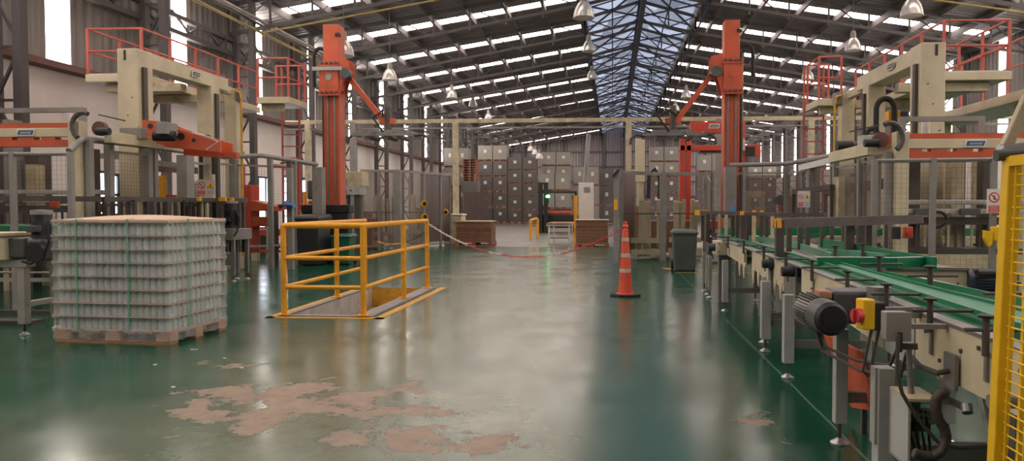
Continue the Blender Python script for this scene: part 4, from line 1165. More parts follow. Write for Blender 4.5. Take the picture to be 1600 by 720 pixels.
# ------------------------------------------------------------ guard fences
def fence(lab, pts, z0, z1, pw=.06, post_m='grey_paint', mesh=True, top=True, spacing=1.1, step=.06, base=0, par=None, mz0=None):
    t = T('guard_fence', lab, 'fence', (pts[0][0], pts[0][1], base))
    if top:
        MB().tube([(x, y, z1) for x, y in pts], .025, 6).build('top_rail', post_m, t)
        MB().tube([(x, y, z0) for x, y in pts], .015, 6).build('bottom_rail', post_m, t)
    for i in range(len(pts)-1):
        a, b_ = V((*pts[i], 0)), V((*pts[i+1], 0)); L_ = (b_-a).length; n = max(1, round(L_/spacing))
        for k_ in range(n+1):
            if k_ == 0 and i > 0: continue
            p_ = a.lerp(b_, k_/n); MB().bar((p_.x, p_.y, base), (p_.x, p_.y, z1+.02), pw).build('post', post_m, t)
            MB().cb((p_.x, p_.y, base+.006), pw*2, pw*2, .012).build('base_plate', post_m, t)
        if mesh:
            w = MB(); d = (b_-a).normalized(); m0 = mz0 or z0; s_ = step
            k_ = 0
            while k_*s_ < L_: p_ = a+d*k_*s_; w.bar((p_.x, p_.y, m0), (p_.x, p_.y, z1), .0019); k_ += 1
            z = m0
            while z < z1: w.bar((a.x, a.y, z), (b_.x, b_.y, z), .0019); z += s_*1.0
            w.build('wire_mesh', 'steel_dark', t)
    return t
fl_x = [A(x, 236, 9.0).x for x in (-70, 110)]
fence('grey wire guard fence in front of the left gantry', [(fl_x[0], 9.0), (fl_x[1], 9.0)], .5, 2.03, spacing=.95)
fr_x = [A(x, 252, 8.9).x for x in (1376, 1553)]
fence('grey wire guard fence in front of the right gantry', [(fr_x[0], 9.1), (fr_x[1], 8.9)], .55, 1.9, spacing=.75)
# tall tubular guard lines
def guard(lab, rail, posts, zr, r=.06, panels=None, tint=None):
    t = T('tubular_guard', lab, 'guard', (rail[0][0], rail[0][1], 0))
    MB().tube(rail, r, 10).build('top_tube', 'grey_paint', t, smooth=True)
    for (x, y, w, z) in posts: MB().box(x-w/2, x+w/2, y-w/2, y+w/2, 0, z).build('post', 'grey_paint', t, bevel=.006)
    for (x0, y0, x1, y1, z0, z1) in (panels or []):
        w = MB(); a, b_ = V((x0, y0, 0)), V((x1, y1, 0)); L_ = (b_-a).length; n = int(L_/.06)
        for k_ in range(n+1): p_ = a.lerp(b_, k_/n); w.bar((p_.x, p_.y, z0), (p_.x, p_.y, z1), .0022)
        for k_ in range(int((z1-z0)/.06)+1): w.bar((x0, y0, z0+.06*k_), (x1, y1, z0+.06*k_), .0022)
        w.build('wire_mesh', 'steel_dark', t)
        if tint: MB().bar((x0, y0+.03, (z0+z1)/2), (x1, y1+.03, (z0+z1)/2), .008, z1-z0-.1).build('smoked_panel', tint, t)
        MB().bar((x0, y0, z1), (x1, y1, z1), .04).build('panel_rail', 'grey_paint', t)
        MB().bar((x0, y0, z0), (x1, y1, z0), .04).build('panel_rail', 'grey_paint', t)
    return t
def zc(py, Y): return A(700, py, Y).z
Pl = [(108, 236, 10.2), (128, 217, 10.5), (200, 224, 11.6), (350, 245, 15.0), (410, 243, 15.4), (495, 257, 17.2)]
rl = [A(*p) for p in Pl]
post_l = []
for px, py, Y, w in ((170, 222, 11.2, .11), (230, 230, 12.0, .12), (240, 230, 12.3, .1), (288, 240, 13.3, .2), (297, 240, 13.6, .1), (330, 243, 14.4, .1), (365, 247, 15.2, .14), (422, 246, 15.6, .1), (460, 250, 16.4, .09)):
    p = A(px, py, Y); post_l.append((p.x, Y, w, p.z-.03))
p = A(498, 258, 17.2); post_l.append((p.x, 17.2, .24, p.z-.05))
pan = [(post_l[i][0], post_l[i][1], post_l[j][0], post_l[j][1], .5, post_l[i][3]-.12) for i, j in ((0, 1), (3, 5), (5, 6), (6, 7), (7, 8))]
guard('heavy grey tubular guard line in front of the left palletizer', rl, post_l, 2.35, .05, pan)
Pr = [(1140, 258, 17.4), (1228, 256, 17.2), (1300, 243, 14.4), (1372, 231, 12.4), (1385, 243, 12.0)]
rr = [A(*p) for p in Pr]
post_r = []
for px, py, Y, w in ((1141, 259, 17.4, .26), (1163, 262, 17.3, .07), (1230, 258, 17.1, .12), (1255, 254, 16.2, .08), (1270, 250, 15.6, .2), (1306, 246, 14.2, .1), (1345, 238, 13.2, .1), (1371, 234, 12.5, .11)):
    p = A(px, py, Y); post_r.append((p.x, Y, w, p.z-.03))
pan = [(post_r[i][0], post_r[i][1], post_r[j][0], post_r[j][1], .5, post_r[i][3]-.15) for i, j in ((0, 2), (2, 4), (4, 5), (5, 6), (6, 7))]
guard('heavy grey tubular guard line in front of the right palletizer', rr, post_r, 2.35, .05, pan, 'smoked_light')
# plain white panel behind the right guard line
a, b_ = A(1250, 262, 15.9), A(1300, 250, 14.3)
tag(MB().bar(V((a.x, a.y+.1, a.z)), V((b_.x, b_.y+.1, b_.z)), .02, .12).build('white_board', 'white'), 'narrow white board fixed under the tube of the right guard line', 'board')
# swivel arm post (thin post with a bent head) at left
p = A(453, 262, 15.5)
t = T('bent_post', 'grey post with a bent head standing before the left orange column', 'post', (p.x, 15.5, 0))
MB().box(p.x-.06, p.x+.06, 15.44, 15.56, 0, p.z).build('shaft', 'grey_paint', t)
MB().bar((p.x, 15.5, p.z), (p.x-.02, 15.5, p.z+.12), .09).build('neck', 'steel_dark', t)
MB().bar((p.x, 15.5, p.z+.12), (p.x-.2, 15.5, p.z+.1), .09, .03).build('head', 'steel_dark', t)
# rods and posts crowding the bottle lines: guide racks
def guide_rack(lab, rails, posts, caps=()):
    t = T('guide_rack', lab, 'guide rack', (rails[0][0].x, rails[0][0].y, .5))
    for a, b_, w in rails: MB().bar(a, b_, w, w*1.1).build('rail', 'steel_dark', t)
    for p_, z0, w, m in posts: MB().bar((p_.x, p_.y, z0), (p_.x, p_.y, p_.z), w).build('post', m, t)
    for a, b_, w in caps: MB().bar(a, b_, w, w).build('end_cap', 'yellow', t)
r_ = random.Random(11)
ra = A(-60, 309, 9.9); rb = A(160, 311, 10.3); rc = A(385, 313, 13.5)
posts = []
for k_ in range(34):
    s = k_/33; px = 218+118*s; Y = 11.0+2.0*s+r_.uniform(-.3, .5)
    p = A(px, 313+r_.uniform(-3, 2), Y); posts.append((p, .82, r_.choice((.035, .05, .07)), r_.choice(('steel_dark', 'black', 'steel_dark', 'cream_old'))))
for px in (142, 152, 163, 176, 188, 200, 210): p = A(px, 312, 10.8); posts.append((p, .8, .05, 'steel_dark'))
for px in (345, 352, 360, 372, 380): p = A(px, 313, 13.4); posts.append((p, .5, .06, 'steel_dark'))
guide_rack('long dark rail on a crowd of dark rods along the left bottle line', [(ra, rb, .07), (rb, rc, .07), (A(150, 320, 10.9), A(330, 320, 12.6), .04)], posts,
           [(A(309, 311, 12.1), A(314, 311, 12.1), .06), (A(343, 311, 12.7), A(353, 311, 12.7), .07), (A(360, 311, 13), A(365, 311, 13), .06)])
posts = []
for px, y0, Y, w in ((1098, 334, 12.0, .05), (1106, 334, 11.8, .06), (1115, 334, 11.6, .05), (1124, 334, 11.5, .03), (1135, 335, 11.2, .04), (1145, 335, 11.4, .05), (1152, 336, 11.0, .05), (1161, 336, 10.6, .08), (1170, 336, 10.9, .06), (1178, 337, 10.4, .04), (1190, 337, 10.6, .05), (1198, 338, 10.8, .05), (1207, 338, 10.4, .04)):
    p = A(px, y0, Y); posts.append((p, .8, w, 'steel_dark' if w > .04 else 'cream_old'))
guide_rack('dark rail with yellow ends on rods at the far end of the right conveyor', [(A(1090, 332, 12.1), A(1215, 336, 10.4), .06), (A(1128, 337, 11.8), A(1290, 335, 11.0), .05)], posts,
           [(A(1088, 332, 12.1), A(1108, 332.5, 11.9), .08), (A(1157, 333.5, 10.9), A(1162, 333.5, 10.9), .07)])
posts = []
for px, Y, w in ((1218, 7.3, .075), (1233, 8.2, .05), (1250, 8.6, .05), (1262, 8.9, .05), (1285, 9.2, .04), (1300, 9.0, .04), (1327, 8.0, .085), (1357, 8.3, .06), (1385, 9.0, .03), (1345, 9.4, .08), (1320, 9.6, .07)):
    p = A(px, 345, Y); posts.append((p, .86, w, 'steel_dark'))
guide_rack('long dark rail with yellow ends over the green walled table, right side', [(A(1213, 349, 7.3), A(1437, 342, 8.5), .085)], posts,
           [(A(1212, 349, 7.29), A(1218, 348.6, 7.3), .09), (A(1432, 342.5, 8.5), A(1438, 342, 8.52), .09)])
for i, px in enumerate((1178, 1190)):
    p = A(px, 355, 11.2); tag(MB().tube([(p.x, 11.2, .84), (p.x, 11.2, 1.3)], .03, 8).build('marker_rod', 'yellow'), 'short yellow rod among the dark rods of the right conveyor, %s one' % ('left' if i == 0 else 'right'), 'rod')
# ------------------------------------------------------------ safety signs
def sign(c, w, h, lab, face=0):
    t = T('safety_sign', lab, 'sign', c, group=None); c = V(c)
    MB().cb(c, w, .012, h).build('plate', 'white', t)
    y = c.y-.0085
    def disc(cx, cz, r, m, o=0, n=20): return MB().cyl((cx, y-.0015-o, cz), (cx, y-o, cz), r, n=n).build('symbol_disc', m, t)
    lx = c.x-w*.25; rx = c.x+w*.25; zz = c.z+h*.15; r = w*.2
    disc(lx, zz, r, 'sign_red'); disc(lx, zz, r*.76, 'white', .002)
    MB().bar((lx-r*.6, y-.004, zz+r*.6), (lx+r*.6, y-.004, zz-r*.6), .002, r*.2, up=(.7, 0, .7)).build('symbol_bar', 'sign_red', t)
    MB().box(lx-r*.15, lx+r*.15, y-.0035, y-.003, zz-r*.45, zz+r*.4).build('symbol_figure', 'black', t)
    MB().prism([(rx-r*1.05, y, zz-r*.8), (rx+r*1.05, y, zz-r*.8), (rx, y, zz+r*1.1)], (0, -.002, 0)).build('symbol_triangle', 'sign_yellow', t)
    MB().prism([(rx-r*.2, y-.002, zz-r*.5), (rx+r*.2, y-.002, zz-r*.5), (rx, y-.002, zz+r*.5)], (0, -.001, 0)).build('symbol_mark', 'black', t)
    MB().box(lx-w*.2, lx+w*.2, y-.002, y, c.z-h*.46, c.z-h*.18).build('red_field', 'sign_red', t)
    m = MB()
    for k_ in range(3): m.box(rx-w*.18, rx+w*.16, y-.002, y, c.z-h*.42+k_*h*.09, c.z-h*.39+k_*h*.09)
    m.build('text_lines', 'grey_paint', t)
    m = MB()
    for k_ in range(3): m.box(lx-w*.16, lx+w*.16, y-.004, y-.002, c.z-h*.42+k_*h*.085, c.z-h*.395+k_*h*.085)
    m.build('text_lines', 'white', t)
p = A(322, 293, 12.9); sign((p.x, 12.9, p.z), .34, .28, 'white sign with red disc and yellow triangle on the left guard line')
p = A(1256, 311, 12.5); sign((p.x, 12.5, p.z), .2, .27, 'white sign with red and yellow symbols at the right guard line')
p = A(1566, 314, 8.8); sign((p.x, 8.84, p.z), .3, .28, 'white sign with red crossed disc beside the yellow mesh gate')
p = A(308, 296, 12.95); t = T('notice_board', 'white papers on a board left of the sign with red disc', 'notice', p)
MB().cb((p.x, 12.95, p.z), .13, .01, .3).build('board', 'paper', t)
m = MB()
for k_ in range(5): m.box(p.x-.05, p.x+.05, 12.942, 12.945, p.z-.12+k_*.05, p.z-.105+k_*.05)
m.build('text_lines', 'grey_paint', t)
# yellow latch on the right fence
p = A(1546, 372, 8.7)
t = T('gate_latch', 'yellow gate latch on the right wire fence', 'latch', p)
MB().prism([(p.x-.05, 8.7, p.z+.09), (p.x+.04, 8.7, p.z+.07), (p.x+.035, 8.7, p.z-.06), (p.x, 8.7, p.z-.1), (p.x-.05, 8.7, p.z)], (0, .06, 0)).build('hook', 'yellow_bright', t)
MB().box(p.x+.05, p.x+.24, 8.7, 8.8, p.z-.03, p.z+.13).build('case', 'yellow_bright', t, bevel=.01)
# ============================================================ CAGES NEAR THE AISLE
def cage(lab, pts, h, panels, pm='grey_paint', pw=.09):
    t = T('panel_cage', lab, 'enclosure', (pts[0][0], pts[0][1], 0))
    for i, (x, y, w) in enumerate(pts): MB().box(x-w/2, x+w/2, y-w/2, y+w/2, 0, h).build('post', pm, t, bevel=.005)
    for i, j, m in panels:
        a, b_ = V((pts[i][0], pts[i][1], 0)), V((pts[j][0], pts[j][1], 0))
        MB().bar(a+V((0, 0, h-.04)), b_+V((0, 0, h-.04)), .07, .08).build('top_rail', pm, t)
        MB().bar(a+V((0, 0, .12)), b_+V((0, 0, .12)), .05, .05).build('bottom_rail', pm, t)
        MB().bar(a+V((0, 0, 1.18)), b_+V((0, 0, 1.18)), .03, .03).build('middle_rail', 'steel_dark', t)
        if m: MB().bar(a+V((0, 0, (h+.1)/2)), b_+V((0, 0, (h+.1)/2)), .012, h-.26).build('smoked_panel', m, t)
    return t
def gx(px, Y): return A(px, 300, Y).x
cage('smoked panel cage left of the aisle with yellow warning marks', [(gx(566, 22.3), 22.3, .08), (gx(592, 22.4), 22.4, .07), (gx(621, 22.5), 22.5, .22), (gx(661, 23.6), 23.6, .12), (gx(688, 24.6), 24.6, .08), (gx(703, 25.2), 25.2, .06), (gx(640, 28), 28, .07)], 2.5,
     [(0, 1, 'smoked_light'), (1, 2, 'smoked_light'), (2, 3, 'smoked_light'), (3, 4, 'smoked'), (4, 5, 'smoked')])
for px, py, Y, i in ((664, 318, 23.6, 'upper of two on the middle post'), (665, 338, 23.6, 'lower of two on the middle post'), (697, 331, 24.85, 'single one near the right edge')):
    p = A(px, py, Y)
    t = T('warning_tape', 'yellow and black warning mark on the left cage, %s' % i, 'marking', p)
    m = MB()
    MB().cyl((p.x, Y-.12, p.z), (p.x, Y-.1, p.z), .11, n=16).build('yellow_disc', 'sign_yellow', t)
    MB().cyl((p.x+.02, Y-.13, p.z-.01), (p.x+.02, Y-.12, p.z-.01), .065, n=16).build('black_dot', 'black', t)
cage('grey post cage right of the aisle beside the traffic cone', [(gx(963, 17.3), 17.3, .13), (gx(971, 17.5), 17.5, .1), (gx(1036, 18.4), 18.4, .16), (gx(1102, 18.4), 18.4, .1), (gx(1108, 24), 24, .1)], 2.2,
     [(1, 2, None), (2, 3, None), (3, 4, 'smoked_light')])
# open door leaf with bent top, in the right cage
a, b_ = A(972, 300, 18.2), A(991, 300, 19.4)
t = T('cage_door', 'narrow smoked door leaf standing open at the right cage', 'door leaf', ((a.x+b_.x)/2, 18.8, .1))
MB().bar((a.x, 18.2, 1.2), (b_.x, 19.4, 1.2), .03, 2.1).build('leaf', 'smoked', t)
MB().tube([(a.x, 18.2, .1), (a.x, 18.2, 2.2), (b_.x, 19.4, 2.3), (b_.x, 19.4, .1)], .03, 6).build('leaf_frame', 'grey_paint', t)
p = A(963, 318, 17.2); tag(MB().box(p.x-.05, p.x+.03, 17.2, 17.245, p.z-.15, p.z+.1).build('warning_tape', 'sign_yellow'), 'small yellow mark on the first post of the right cage', 'marking')
MB_ = MB(); a = A(957, 276, 17.2); b_ = A(967, 265, 17.2); MB_.bar(a, b_, .08, .05)
tag(MB_.build('lamp_head', 'black'), 'small dark sensor head tilted at the top of the right cage post', 'sensor')
# cream post racks
def rack(lab, Y, pxs, top, bot, m='cream', x0=None, x1=None):
    xs = [gx(p_, Y) for p_ in pxs]; t = T('post_rack', lab, 'rack', (sum(xs)/len(xs), Y, 0))
    r_ = random.Random(int(Y*100)+len(pxs))
    zt_ = A(800, top, Y).z
    for x in xs:
        MB().bar((x, Y+r_.uniform(0, .5), .02), (x+r_.uniform(-.05, .05), Y+r_.uniform(0, .5), zt_-r_.uniform(0, .15)), .1).build('upright', m, t)
    xa, xb = x0 or min(xs)-.15, x1 or max(xs)+.15
    for z in (.12, .42): MB().box(xa, xb, Y+.1, Y+.2, z, z+.13).build('cross_rail', m, t)
    MB().box(xa, xb, Y+.5, Y+.6, .12, .25).build('cross_rail', m, t)
    for x in (xa+.1, xb-.1): MB().box(x-.06, x+.06, Y+.05, Y+.7, 0, .12).build('foot', m, t)
rack('rack of tall cream uprights inside the right cage, left group', 18.9, (1000, 1008, 1014, 1031), 310, 390, x0=gx(972, 18.9))
rack('rack of tall cream uprights inside the right cage, right group', 19.3, (1056, 1062, 1066, 1083, 1089), 310, 390)
rack('rack of cream uprights inside the left cage', 23.2, (579, 583, 593, 606, 613), 303, 385)
rack('second rack of cream uprights farther inside the left cage', 24.8, (640, 645, 655), 303, 378)
def board(px0, px1, py0, py1, Y, m, name, lab, cat, d=.25):
    a, b_ = A(px0, py1, Y), A(px1, py0, Y)
    z0 = max(a.z, 0)
    o = MB().box(a.x, b_.x, Y, Y+d, z0, b_.z).build(name, m, bevel=.004)
    return tag(o, lab, cat)
board(975, 998, 322, 392, 19.8, 'cardboard', 'cardboard_bundle', 'tall dark brown cardboard bundle leaning inside the right cage', 'cardboard', .4)
board(1017, 1056, 345, 394, 20.2, 'cardboard', 'cardboard_bundle', 'lower brown cardboard block in the middle of the right cage', 'cardboard', .9)
board(1066, 1084, 345, 390, 20.3, 'cardboard', 'cardboard_bundle', 'narrow brown cardboard block at the right end of the right cage', 'cardboard', .9)
board(560, 585, 333, 386, 24.5, 'cardboard', 'cardboard_bundle', 'brown cardboard block in the left cage, seen behind uprights', 'cardboard', 1)
board(646, 657, 325, 378, 26.5, 'cardboard', 'cardboard_bundle', 'brown cardboard block in the left cage, beside the dark panels', 'cardboard', 1)
board(725, 764, 300, 395, 33, 'smoked', 'smoked_screen', 'brown smoked screen behind the left cardboard stack', 'screen', .05)
# small items: white cover, tray
p = G(700, 384)
t = T('white_cover_box', 'pale covered box on the floor between the cage and the left cardboard stack', 'box', (p.x+.1, p.y+.5, 0))
MB().box(p.x-.2, p.x+.45, p.y+.2, p.y+.9, 0, 1.05).build('body', 'cream_old', t, bevel=.04)
MB().box(p.x-.23, p.x+.48, p.y+.17, p.y+.93, 1.05, 1.1).build('cover', 'paper', t, bevel=.02)
# tall cream column behind the right cage
a, b_ = A(993, 216, 22.5), A(1008, 216, 22.5)
t = T('machine_column', 'tall cream machine column behind the right cage', 'column', (a.x, 22.5, 0))
MB().box(a.x, b_.x, 22.5, 22.85, 2.1, a.z).build('upper_casing', 'cream', t, bevel=.01)
MB().box(a.x+.05, b_.x-.03, 22.52, 22.8, 0, 2.1).build('lower_casing', 'cream_old', t)
MB().tube([(b_.x+.1, 22.5, 1.6), (b_.x+.12, 22.5, 2.3), (b_.x+.3, 22.5, 2.5), (b_.x+.45, 22.5, 2.2), (b_.x+.42, 22.5, 1.2)], .06, 8).build('cable_loop', 'rubber', t)
# red gantry behind the right orange column
Yg = 23.5
t = T('red_gantry', 'bright red portal frame behind the right orange column', 'gantry', (gx(1105, Yg), Yg, 0))
for px in (1066, 1076): x = gx(px, Yg); MB().box(x-.075, x+.075, Yg, Yg+.25, 0, A(0, 212, Yg).z).build('column', 'red', t, bevel=.01)
x0, x1 = gx(1078, Yg), gx(1164, Yg)
x = x1; MB().box(x-.25, x, Yg, Yg+.25, 0, A(0, 200, Yg).z).build('column', 'red', t, bevel=.01)
MB().box(x0, x1, Yg-.02, Yg+.28, A(0, 215, Yg).z, A(0, 199, Yg).z).build('top_beam', 'red', t, bevel=.01)
MB().box(x0-.3, x1, Yg, Yg+.2, A(0, 241, Yg).z, A(0, 233, Yg).z).build('lower_beam', 'red', t, bevel=.01)
MB().box(x0+.3, x1-.3, Yg+.05, Yg+.6, A(0, 243, Yg).z, A(0, 240, Yg).z).build('lift_plate', 'black', t)
MB().box(x1-.05, x1+.45, Yg-.05, Yg+.3, A(0, 250, Yg).z, A(0, 233, Yg).z).build('end_box', 'red', t, bevel=.01)
MB().box(x1+.0, x1+.28, Yg-.1, Yg-.04, A(0, 250, Yg).z, A(0, 236, Yg).z).build('fan_grille', 'black', t)
logo((gx(1115, Yg), Yg-.035, A(0, 205.5, Yg).z), .32, .14, 0, t, 'steel_dark')
p = A(1159, 225, 23.2); tag(MB().box(p.x-.1, p.x+.1, 23.2, 23.35, p.z-.2, p.z+.15).build('switch_box', 'grey_light', bevel=.01), 'light grey box on the red gantry right of the orange column', 'box')
# cream and orange machines behind the right guard
t = T('orange_drive_unit', 'orange drive box behind the right guard line', 'machine', (gx(1232, 19), 19, 0))
a, b_ = A(1222, 330, 19), A(1243, 306, 19); MB().box(a.x, b_.x, 19, 19.5, a.z, b_.z).build('casing', 'red', t, bevel=.02)
MB().box(a.x+.02, b_.x-.02, 19.1, 19.4, 0, a.z).build('stand', 'cream_old', t)
MB().cyl((a.x-.05, 18.9, b_.z-.1), (a.x-.05, 19.3, b_.z-.1), .12, n=12).build('motor', 'black', t)
t = T('square_gantry', 'cream square frame behind the right orange column foot', 'frame', (gx(1180, 20), 20, 0))
for px in (1169, 1191): x = gx(px, 20); MB().box(x-.07, x+.07, 20, 20.15, 0, 1.6).build('upright', 'cream_old', t)
MB().box(gx(1166, 20), gx(1194, 20), 20, 20.15, 1.6, 1.78).build('cross_bar', 'cream_old', t)
t = T('red_conveyor_bed', 'dark red roller bed seen behind the rods right of the orange column', 'machine', (gx(1150, 21.5), 21.5, 0))
MB().box(gx(1110, 21.5), gx(1240, 21.5), 21.5, 22.4, .7, .95).build('bed', 'red', t, bevel=.02)
for px in (1112, 1150, 1190, 1236): x = gx(px, 21.5); MB().box(x-.07, x+.07, 21.6, 21.75, 0, .7).build('leg', 'steel_dark', t)
# machines behind the left guard: orange tables, cream press, yellow panel
def table_machine(lab, px0, px1, Y, z0, z1, m, legm='cream', d=1.0):
    x0, x1 = gx(px0, Y), gx(px1, Y)
    t = T('roller_conveyor', lab, 'conveyor', ((x0+x1)/2, Y+.5, 0))
    MB().box(x0, x1, Y, Y+.1, z0, z1).build('side_beam', m, t, bevel=.01); MB().box(x0, x1, Y+d-.1, Y+d, z0, z1).build('side_beam', m, t, bevel=.01)
    x = x0+.06
    rr_ = MB()
    while x < x1-.05: rr_.cyl((x, Y+.1, z1-.05), (x, Y+d-.1, z1-.05), .035, n=6); x += .11
    rr_.build('rollers', 'steel', t)
    for x in (x0+.12, x1-.12):
        for yy in (Y+.08, Y+d-.1): MB().box(x-.08, x+.08, yy-.06, yy+.06, 0, z0).build('leg', legm, t)
    MB().box(x0+.2, x1-.2, Y+.06, Y+.12, .2, .27).build('stretcher', m, t)
    return t
table_machine('orange sided roller conveyor on cream legs left of the orange column', 388, 470, 17.8, 1.28, 1.42, 'orange')
table_machine('red sided roller conveyor behind the left black bin', 500, 580, 22.5, .85, 1.0, 'red', 'red')
table_machine('low red conveyor standing under the left orange column', 380, 455, 19.8, .55, .72, 'red', 'steel_dark')
t = T('orange_lift_unit', 'orange red lifting unit on the left with sloping cover', 'machine', (gx(385, 16.2), 16.2, 0))
x0, x1 = gx(376, 16.2), gx(392, 16.2)
MB().box(x0, x1, 16.2, 16.6, .3, 1.85).build('tower', 'red', t, bevel=.02)
MB().prism([(x1, 16.2, 1.5), (x1+.55, 16.2, 1.36), (x1+.55, 16.2, 1.25), (x1, 16.2, 1.25)], (0, .5, 0)).build('sloping_cover', 'orange', t)
MB().box(x0+.05, x1+.3, 16.25, 16.7, .9, 1.12).build('drive_box', 'orange', t, bevel=.02)
for x in (x0+.05, x1+.5): MB().box(x-.04, x+.04, 16.3, 16.4, 0, .35 if x < x1 else 1.25).build('leg', 'steel_dark', t)
t = T('cream_press_head', 'cream press head beside the left orange column', 'machine', (gx(545, 21), 21, 0))
x0, x1 = gx(527, 21), gx(566, 21)
MB().box(x0, x1, 21, 21.6, 1.95, 2.38).build('head', 'cream_old', t, bevel=.02); MB().box(x0+.1, x1-.05, 20.95, 21.5, 1.7, 1.95).build('head_plate', 'grey_light', t, bevel=.01)
for x in (x0+.2, x1-.2): MB().box(x-.08, x+.08, 21.1, 21.3, 0, 1.7).build('leg', 'steel_dark', t)
for x in (x0+.22, x0+.42): MB().cyl((x, 20.94, 1.82), (x, 20.95, 1.82), .03).build('hole', 'black', t)
x0 = gx(524, 19.3)
t = T('motor_stack', 'dark motor block clinging to the right of the left orange column', 'motor', (x0, 19.3, 0))
for k_ in range(3): MB().box(x0-.05, x0+.22, 19.3, 19.6, 1.35+k_*.28, 1.58+k_*.28).build('motor_block', 'motor_grey', t, bevel=.04)
MB().box(x0, x0+.14, 19.4, 19.55, 0, 1.36).build('stand', 'steel_dark', t)
# black drive on a bracket with yellow tube left of the column
x0 = gx(484, 19)
t = T('drive_unit', 'dark drive unit with a yellow tube left of the left orange column', 'motor', (x0, 19, 0))
MB().box(x0-.08, x0+.2, 19, 19.4, 1.55, 2.05).build('casing', 'motor_grey', t, bevel=.04)
MB().cyl((x0-.12, 18.95, 1.4), (x0-.12, 18.95, 1.75), .05, n=10).build('tube', 'yellow', t)
MB().box(x0-.06, x0+.3, 19.05, 19.3, 1.35, 1.5).build('base', 'orange', t)
MB().box(x0, x0+.12, 19.1, 19.25, 0, 1.35).build('stand', 'steel_dark', t)
# yellow sheet machine seen through the left guard
t = T('yellow_machine', 'yellow sheet metal machine seen through the left wire guard', 'machine', (gx(252, 16), 16, 0))
MB().box(gx(246, 16), gx(257, 16), 16, 16.1, 1.45, 2.05).build('sheet', 'yellow', t, bevel=.01)
MB().box(gx(244, 16), gx(276, 16), 15.98, 16.12, 1.38, 1.45).build('sill', 'cream', t)
MB().box(gx(257, 16), gx(272, 16), 16.05, 16.1, 1.45, 1.62).build('lower_sheet', 'red', t)
for px in (247, 273): x = gx(px, 16); MB().box(x-.05, x+.05, 16, 16.1, 0, 1.38).build('leg', 'steel_dark', t)
# cream side panels and posts of the left machine between the guard posts
for px0, px1, Y, z0, z1, m, lab in ((192, 222, 13.2, .0, 2.3, 'cream', 'broad cream machine panel behind the wire of the left guard'), (40, 62, 12.6, 0, 2.3, 'steel_dark', 'dark upright behind the left gantry, nearer the frame edge'), (6, 17, 12.4, 0, 2.9, 'grey_paint', 'grey upright behind the left gantry at the very edge'), (126, 138, 11.4, 0, 2.3, 'steel_dark', 'dark upright just right of the left gantry post'), (1310, 1335, 13.8, 0, 1.9, 'cream_old', 'cream upright between the rods of the right guard'), (1335, 1342, 14.5, 0, 2.0, 'steel_dark', 'dark upright behind the right guard line'), (1480, 1500, 13, 0, 2.2, 'cream', 'cream upright behind the right layer table'), (1530, 1545, 12.7, 0, 2.1, 'cream_old', 'cream upright near the right edge behind the layer table')):
    a, b_ = gx(px0, Y), gx(px1, Y)
    tag(MB().box(a, b_, Y, Y+.3, z0, z1).build('machine_upright', m, bevel=.008), lab, 'upright')
# horizontal members behind left and right guards
for a, b_, w, m, lab in ((A(220, 252, 14), A(300, 262, 15.5), .12, 'steel', 'broad grey bar running back behind the left guard'), (A(140, 243, 12), A(215, 246, 12.5), .09, 'grey_paint', 'grey cross bar behind the left guard near the gantry post'), (A(380, 258, 17), A(465, 262, 17), .05, 'red', 'thin red bar left of the left orange column'), (A(230, 262, 15), A(330, 268, 17), .14, 'rusty', 'brownish beam behind the left guard'), (A(1240, 300, 15), A(1300, 292, 14), .1, 'steel_dark', 'dark bar behind the right guard'), (A(1290, 300, 15), A(1395, 285, 12.6), .16, 'rusty', 'brownish beam behind the right guard')):
    mb = MB().bar(a, b_, w, w); mb.bar((a.x, a.y, 0), (a.x, a.y, a.z), .06); mb.bar((b_.x, b_.y, 0), (b_.x, b_.y, b_.z), .06)
    tag(mb.build('machine_bar', m), lab, 'bar')
# blue cloths
def cloth(px, py, Y, s, lab, zdrop=0):
    p = A(px, py, Y); m = MB(); r_ = random.Random(px); n = 8
    vs = []
    for i in range(n):
        for j in range(n):
            u, v_ = i/(n-1)-.5, j/(n-1)-.5
            vs.append((p.x+u*s+r_.uniform(-.01, .01), Y+v_*s*.8, p.z+.09*math.cos(u*5)*math.cos(v_*4)+r_.uniform(-.015, .015)-abs(u)*.12))
    fs = [(i*n+j, (i+1)*n+j, (i+1)*n+j+1, i*n+j+1) for i in range(n-1) for j in range(n-1)]
    m.add(vs, fs); o = m.build('cloth', 'blue_cloth', smooth=True); so = o.modifiers.new('s', 'SOLIDIFY'); so.thickness = .01
    ss = o.modifiers.new('u', 'SUBSURF'); ss.levels = 1; ss.render_levels = 1
    tag(o, lab, 'cloth')
cloth(449, 317, 15.3, .32, 'blue cloth hung on the rail left of the orange column')
cloth(1145, 328, 11.4, .16, 'pale blue cloth lying on the dark rail of the right conveyor')
